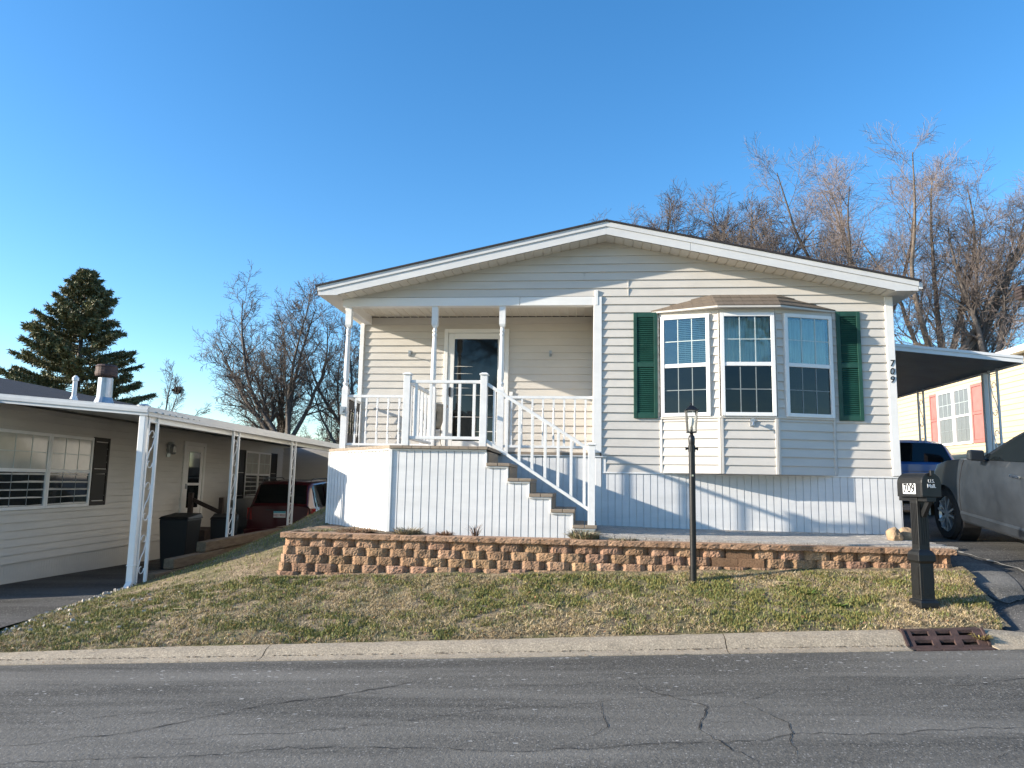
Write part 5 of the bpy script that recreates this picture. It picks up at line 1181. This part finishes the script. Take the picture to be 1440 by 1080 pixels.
ELM = [lv(0, 0, 0, .13, .035, 11, 0, 10, t0=.22), lv(15, 3.3, 46, .20, .06, 7, .34, 3, t0=.12), lv(12, 1.7, 44, .28, .04, 4, .45, 1.4, t0=.1, rmin=.006), lv(10, 1.0, 48, .34, .02, 3, .5, .6, rmin=.0048)]
SCR = [lv(0, 0, 0, .16, .04, 9, 0, 6, t0=.22), lv(15, 2.4, 42, .24, .05, 5, .48, 3, t0=.15), lv(12, 1.2, 45, .28, .03, 4, .5, 1.2, t0=.15, rmin=.008), lv(9, .6, 45, .3, .02, 3, .5, .5, rmin=.007)]
T_OAK = grow_tree(11, OAK, [(0, 0, 0), (.1, 0, 3), (.2, .1, 6.5), (.3, 0, 9)], .38, [(.90, 165, 44, 7.0), (.95, 140, 52, 7.5), (1, 75, 70, 6.5), (.95, 20, 42, 8), (.9, -25, 36, 7), (.7, 200, 22, 5), (.85, 265, 40, 5), (1, 10, 62, 5.5), (1, 180, 65, 5.5)], 'bark', 'twig', 'oak_tree', (6.6, 25, .2), 'dark crooked bare oak spreading behind the right slope of the roof'); T_OAK.scale = (.95, .95, 1.04)
T_ELM = grow_tree(23, ELM, [(0, 0, 0), (-.1, 0, 2.5), (-.2, 0, 5), (-.3, 0, 7)], .33, [(.95, 172, 60, 10.5), (1, 110, 74, 11), (.9, 180, 46, 10), (.95, 60, 76, 10), (.8, 165, 34, 8), (1, 15, 68, 9), (.85, 200, 55, 9)], 'bark', 'twig_warm', 'elm_tree', (13.9, 25.5, .9), 'tallest fine-twigged bare tree, right of the oak and above the roof')
grow_tree(31, ELM, [(0, 0, 0), (.1, 0, 2), (.2, 0, 4), (.4, 0, 5.5)], .36, [(.8, 95, 78, 11.5), (.95, 20, 60, 11.5), (1, 5, 48, 11), (.95, 60, 70, 11), (.8, 172, 62, 8.5), (.85, 345, 36, 9), (1, 40, 56, 10.5)], 'bark_warm', 'twig_warm', 'elm_tree', (15.0, 22.5, .9), 'broad bare tree with pale leaning limbs rising behind the right eave')
grow_tree(37, SCR, [(0, 0, 0), (.0, 0, 3), (-.1, 0, 5.5)], .36, [(.95, 130, 68, 7.5), (1, 50, 62, 7), (.9, 5, 40, 6.5), (.8, 175, 45, 5), (1, 90, 78, 7)], 'bark', 'twig', 'forked_tree', (17.3, 22, .9), 'dark forked bare tree standing above the carport at the right edge')
T_BARE = grow_tree(41, SCR, [(0, 0, 0), (-.1, 0, 1.5), (-.1, 0, 3.4)], .30, [(.95, 112, 66, 8), (1, 55, 60, 6.5), (.9, 160, 50, 8.6), (.8, 178, 40, 8.2), (.7, 150, 30, 7.2), (1, 85, 75, 7.2)], 'bark', 'twig', 'bare_tree', (-14.0, 23, -.2), 'large dark bare tree left of the porch, its limbs reaching left')
grow_tree(43, SCR, [(0, 0, 0), (.0, 0, 1.8), (.2, 0, 4.0)], .30, [(1, 100, 76, 8), (.95, 35, 64, 7), (.9, 150, 56, 7.5), (.8, 10, 40, 6), (.75, 180, 40, 5.5)], 'bark', 'twig', 'bare_tree', (-11.3, 24, -.1), 'upright dark bare tree just left of the porch post').scale = (.86, .86, .86)
copy_tree(T_BARE, (-16.2, 27, -.5), 2.2, .88, 'bare tree filling in behind the large dark bare tree')
copy_tree(T_BARE, (-13.2, 28.5, -.5), 4.0, .92, 'bare tree between the two dark trunks left of the porch')
copy_tree(T_BARE, (-10.6, 27, -.5), 5.2, .72, 'bare tree half hidden by the left eave of the porch')
tb = grow_tree(47, [lv(0, 0, 0, .08, .04, 6, 0, 4, t0=.2), lv(9, 1.6, 36, .14, .05, 4, .5, 3, t0=.15), lv(10, .9, 36, .2, .04, 3, .5, 1, t0=.1, rmin=.008), lv(6, .5, 40, .25, .03, 2, .5, .5, rmin=.007)], [(0, 0, 0), (0, 0, 3), (0, 0, 5.5)], .13, [(.5, 150, 50, 3.6), (.6, 20, 50, 3.4), (.7, 200, 55, 3), (.85, 340, 60, 3), (1, 90, 85, 3), (.45, 270, 40, 3)], 'bark', 'twig', 'slender_tree', (-24.6, 30, -.6), 'slender bare tree with a nest above the left carport roof')
grow_tree(53, SCR, [(0, 0, 0), (.1, 0, 5), (0, 0, 10.5)], .25, [(1, 90, 60, 4.6), (.95, 150, 45, 4), (.95, 30, 45, 4), (.9, 270, 60, 4)], 'bark', 'twig', 'distant_tree', (-2.3, 31, .6), 'bare treetop just showing over the left slope of the roof')
m = MB(); g = random.Random(5)
for i in range(120):
    d = V((g.gauss(0, 1), g.gauss(0, 1), g.gauss(0, .6))).normalized() * .2; e = V((g.gauss(0, 1), g.gauss(0, 1), g.gauss(0, .4))).normalized() * .2; m.bar(d - e, d + e, .02, .02)
o = m.build('bird_nest', 'nest'); o.location = (-23.9, 30, 6.6); tag(o, 'dark twiggy nest high in the slender tree on the left', 'nest')
copy_tree(T_OAK, (4.9, 27.5, .3), 2.7, .98, 'second crooked bare oak just right of the roof peak')
copy_tree(T_ELM, (9.8, 28, .4), 2.4, .80, 'shorter fine-twigged bare tree between the oak and the tallest tree')
copy_tree(T_ELM, (19.5, 29, .9), 4.1, .9, 'fine-twigged bare tree behind the forked tree at the right edge')
# thicket of low bare brush, copies of two plants
BR = [lv(0, 0, 0, .2, .06, 6, 0, 4, t0=.15), lv(8, 1.5, 40, .25, .05, 4, .5, 3, t0=.1), lv(12, .9, 45, .3, .03, 3, .5, 1, t0=.1, rmin=.008), lv(7, .5, 45, .3, .02, 2, .5, .5, rmin=.007)]
protos = []
for s in (61, 67): protos.append(grow_tree(s, BR, [(0, 0, 0), (0, 0, .8)], .12, [(.6, 20, 60, 3.4), (.7, 140, 62, 3.4), (.8, 260, 60, 3.2), (1, 80, 78, 3.6), (1, 320, 66, 3), (.9, 190, 55, 3)], 'bark', 'twig', 'bare_shrub', (0, 0, 0), 'x', group='bare brush behind the houses'))
spots = [(-22.2, 27, -.6, 1.15, 'bare brush between the spruce and the nest tree'), (-19.6, 26, -.6, .95, 'low bare brush right of the nest tree'), (-18.0, 28, -.5, 1.1, 'bare brush below the leftmost limbs of the large bare tree'), (-16.0, 27, -.5, 1.0, 'bare brush just left of the trunk of the large bare tree'), (-13.2, 28, -.4, 1.1, 'bare brush between the two dark trunks beside the porch'), (-10.4, 26, -.2, 1.05, 'bare brush against the left porch post'), (-27, 26, -.7, 1.25, 'pale brush at the left edge behind the spruce'), (13.4, 29, .9, 1.9, 'bare brush behind the right eave above the carport'), (16.2, 31, .9, 1.9, 'bare brush between the pale trunks and the forked tree'), (20.0, 29, .9, 1.9, 'bare brush at the right edge above the carport'), (-14.9, 30, -.4, 1.3, 'brush behind the fork of the large bare tree'), (-9.0, 29, -.2, 1.25, 'bare brush seen through the open side of the porch')]
for i, (x, y, z, sc, lb) in enumerate(spots):
    if i < 2:
        o = protos[i]; o.location = (x, y, z); o.rotation_euler = (0, 0, i * 1.3); o.scale = (sc,) * 3; o['label'] = lb
    else: copy_tree(protos[i % 2], (x, y, z), i * 1.3, sc, lb)
for i, (x, y, sc, src, lb) in enumerate(((-4, -34, 1.0, T_OAK, 'bare oak across the street, mirrored in the storm door glass'), (5, -37, 1.0, T_ELM, 'bare elm across the street, mirrored in the bay window glass'), (14, -36, 1.0, T_OAK, 'bare oak across the street, mirrored in the right bay pane'), (-14, -33, .9, T_ELM, 'bare elm across the street, mirrored in the left bay pane'), (21, -31, .9, T_ELM, 'bare elm farther along the street, mirrored in the right bay pane'))): copy_tree(src, (x, y, -.1), 1.1 * i + .4, sc, lb)
# ---- conifers
def spruce(seed, H, Rb, loc, label, z0=1.2, dens=1.0):
    g = random.Random(seed); t = thing('spruce_tree', loc, label, 'tree', 'evergreens behind the houses'); T_ = MB(); N_ = MB()
    T_.tube([(0, 0, 0), (.05, 0, H * .5), (0, 0, H * .97)], [.20, .12, .02], 8)
    z = z0
    while z < H * .98:
        f = (z - z0) / (H - z0); Lm = Rb * (1 - f) ** .92 * lerp(f, [(0, .82), (.12, .98), (.5, 1.12), (1, 1)]) + .08; nb = 2; az = g.uniform(0, 6.28)
        for k in range(nb):
            L = Lm * g.uniform(.72, 1.08); a = az + k * 3.1416 + g.uniform(-.6, .6); d = V((math.cos(a), math.sin(a), 0)); pts = []
            dr = lerp(f, [(0, -.16), (.5, .02), (1, .35)]); 
            for i in range(7): s = i / 6; pts.append(V((0, 0, z + g.uniform(-.02, .02))) + d * L * s + V((0, 0, L * (dr * s + .22 * s * s))))
            T_.tube(pts, [.035 * (1 - .8 * i / 6) * (1.2 - f) for i in range(7)], 4, cap=False)
            nt = int(L * 62 * dens) + 22
            for q in range(nt):
                s = 1 - g.random() ** 1.4 * .85; i = min(5, int(s * 6)); p = pts[i].lerp(pts[i + 1], s * 6 - i); side = g.choice((-1, 1)); sd = V((-d.y, d.x, 0)) * side
                tl = (.16 + .42 * min(1, L) * (1.15 - s)) * g.uniform(.6, 1.1); td = (d * .75 + sd * g.uniform(.15, 1.0) + V((0, 0, g.uniform(-.25, .45)))).normalized()
                k0 = g.uniform(.65, 1.25)
                for e in range(7):
                    u = e / 6; pp = p + td * tl * u; r = V((g.gauss(0, 1), g.gauss(0, 1), g.gauss(0, 1))).normalized(); nd = (td * .7 + r * .75).normalized() * g.uniform(.09, .16); w = nd.cross(V((g.gauss(0, 1), g.gauss(0, 1), g.gauss(0, 1)))).normalized() * .026
                    N_.add([pp - w, pp + w, pp + nd], [(0, 1, 2)], (.125 * k0 * g.uniform(.8, 1.3), .130 * k0, .055 * k0))
        z += lerp(f, [(0, .10), (.7, .078), (1, .06)]) * g.uniform(.5, 1.5)
    T_.build('trunk', 'bark', t, fix=False); N_.build('crown', 'needles', t, fix=False)
spruce(3, 9.9, 3.4, (-19.6, 15.5, -.3), 'dark green spruce rising behind the roof of the left house', 2.6)
spruce(9, 5.8, 1.3, (-9.9, 21, -.2), 'dark narrow evergreen seen through the open side of the porch', .5, .7)

# ------------------------------------------------------------------ sky, sun, camera
SUN_AZ, SUN_EL = R(15), R(18)          # light travels towards +x, a little +y
d = V((math.cos(SUN_AZ) * math.cos(SUN_EL), math.sin(SUN_AZ) * math.cos(SUN_EL), -math.sin(SUN_EL)))
w = bpy.data.worlds.new('World'); scene.world = w; w.use_nodes = True; nt = w.node_tree
bg = nt.nodes['Background']; sk = nt.nodes.new('ShaderNodeTexSky'); sk.sky_type = 'NISHITA'; sk.sun_disc = False
sk.sun_elevation = SUN_EL; sk.sun_rotation = math.atan2(-d.x, -d.y); sk.altitude = 0; sk.air_density = 1.0; sk.dust_density = .35; sk.ozone_density = 3.0
hs = nt.nodes.new('ShaderNodeHueSaturation'); hs.inputs['Saturation'].default_value = 1.25; nt.links.new(sk.outputs[0], hs.inputs['Color']); nt.links.new(hs.outputs[0], bg.inputs[0]); bg.inputs[1].default_value = .143
sl = bpy.data.lights.new('sun', 'SUN'); sl.energy = 5.0; sl.angle = R(.55); sl.color = (1, .90, .755); so = bpy.data.objects.new('sun', sl); COL.objects.link(so); so.rotation_euler = d.to_track_quat('-Z', 'Y').to_euler(); so.location = (-20, -10, 20)
cam = bpy.data.cameras.new('camera'); cam.sensor_width = 36; cam.lens = 26; cam.clip_end = 3000; cam.clip_start = .05
co = bpy.data.objects.new('camera', cam); COL.objects.link(co)
yaw, pit, rol = R(5.8), R(7.55), R(1.05)
f = V((-math.sin(yaw) * math.cos(pit), math.cos(yaw) * math.cos(pit), math.sin(pit))); r = V((math.cos(yaw), math.sin(yaw), 0)); u = r.cross(f)
r2 = r * math.cos(rol) + u * math.sin(rol); u2 = u * math.cos(rol) - r * math.sin(rol)
M = Matrix((r2, u2, -f)).transposed().to_4x4(); M.translation = (0, -11, 1.6); co.matrix_world = M
scene.camera = co
scene.view_settings.view_transform = 'Standard'; scene.view_settings.look = 'None'; scene.view_settings.gamma = 1; scene.view_settings.exposure = 1.06
scene.cycles.max_bounces = 8; scene.cycles.transparent_max_bounces = 12
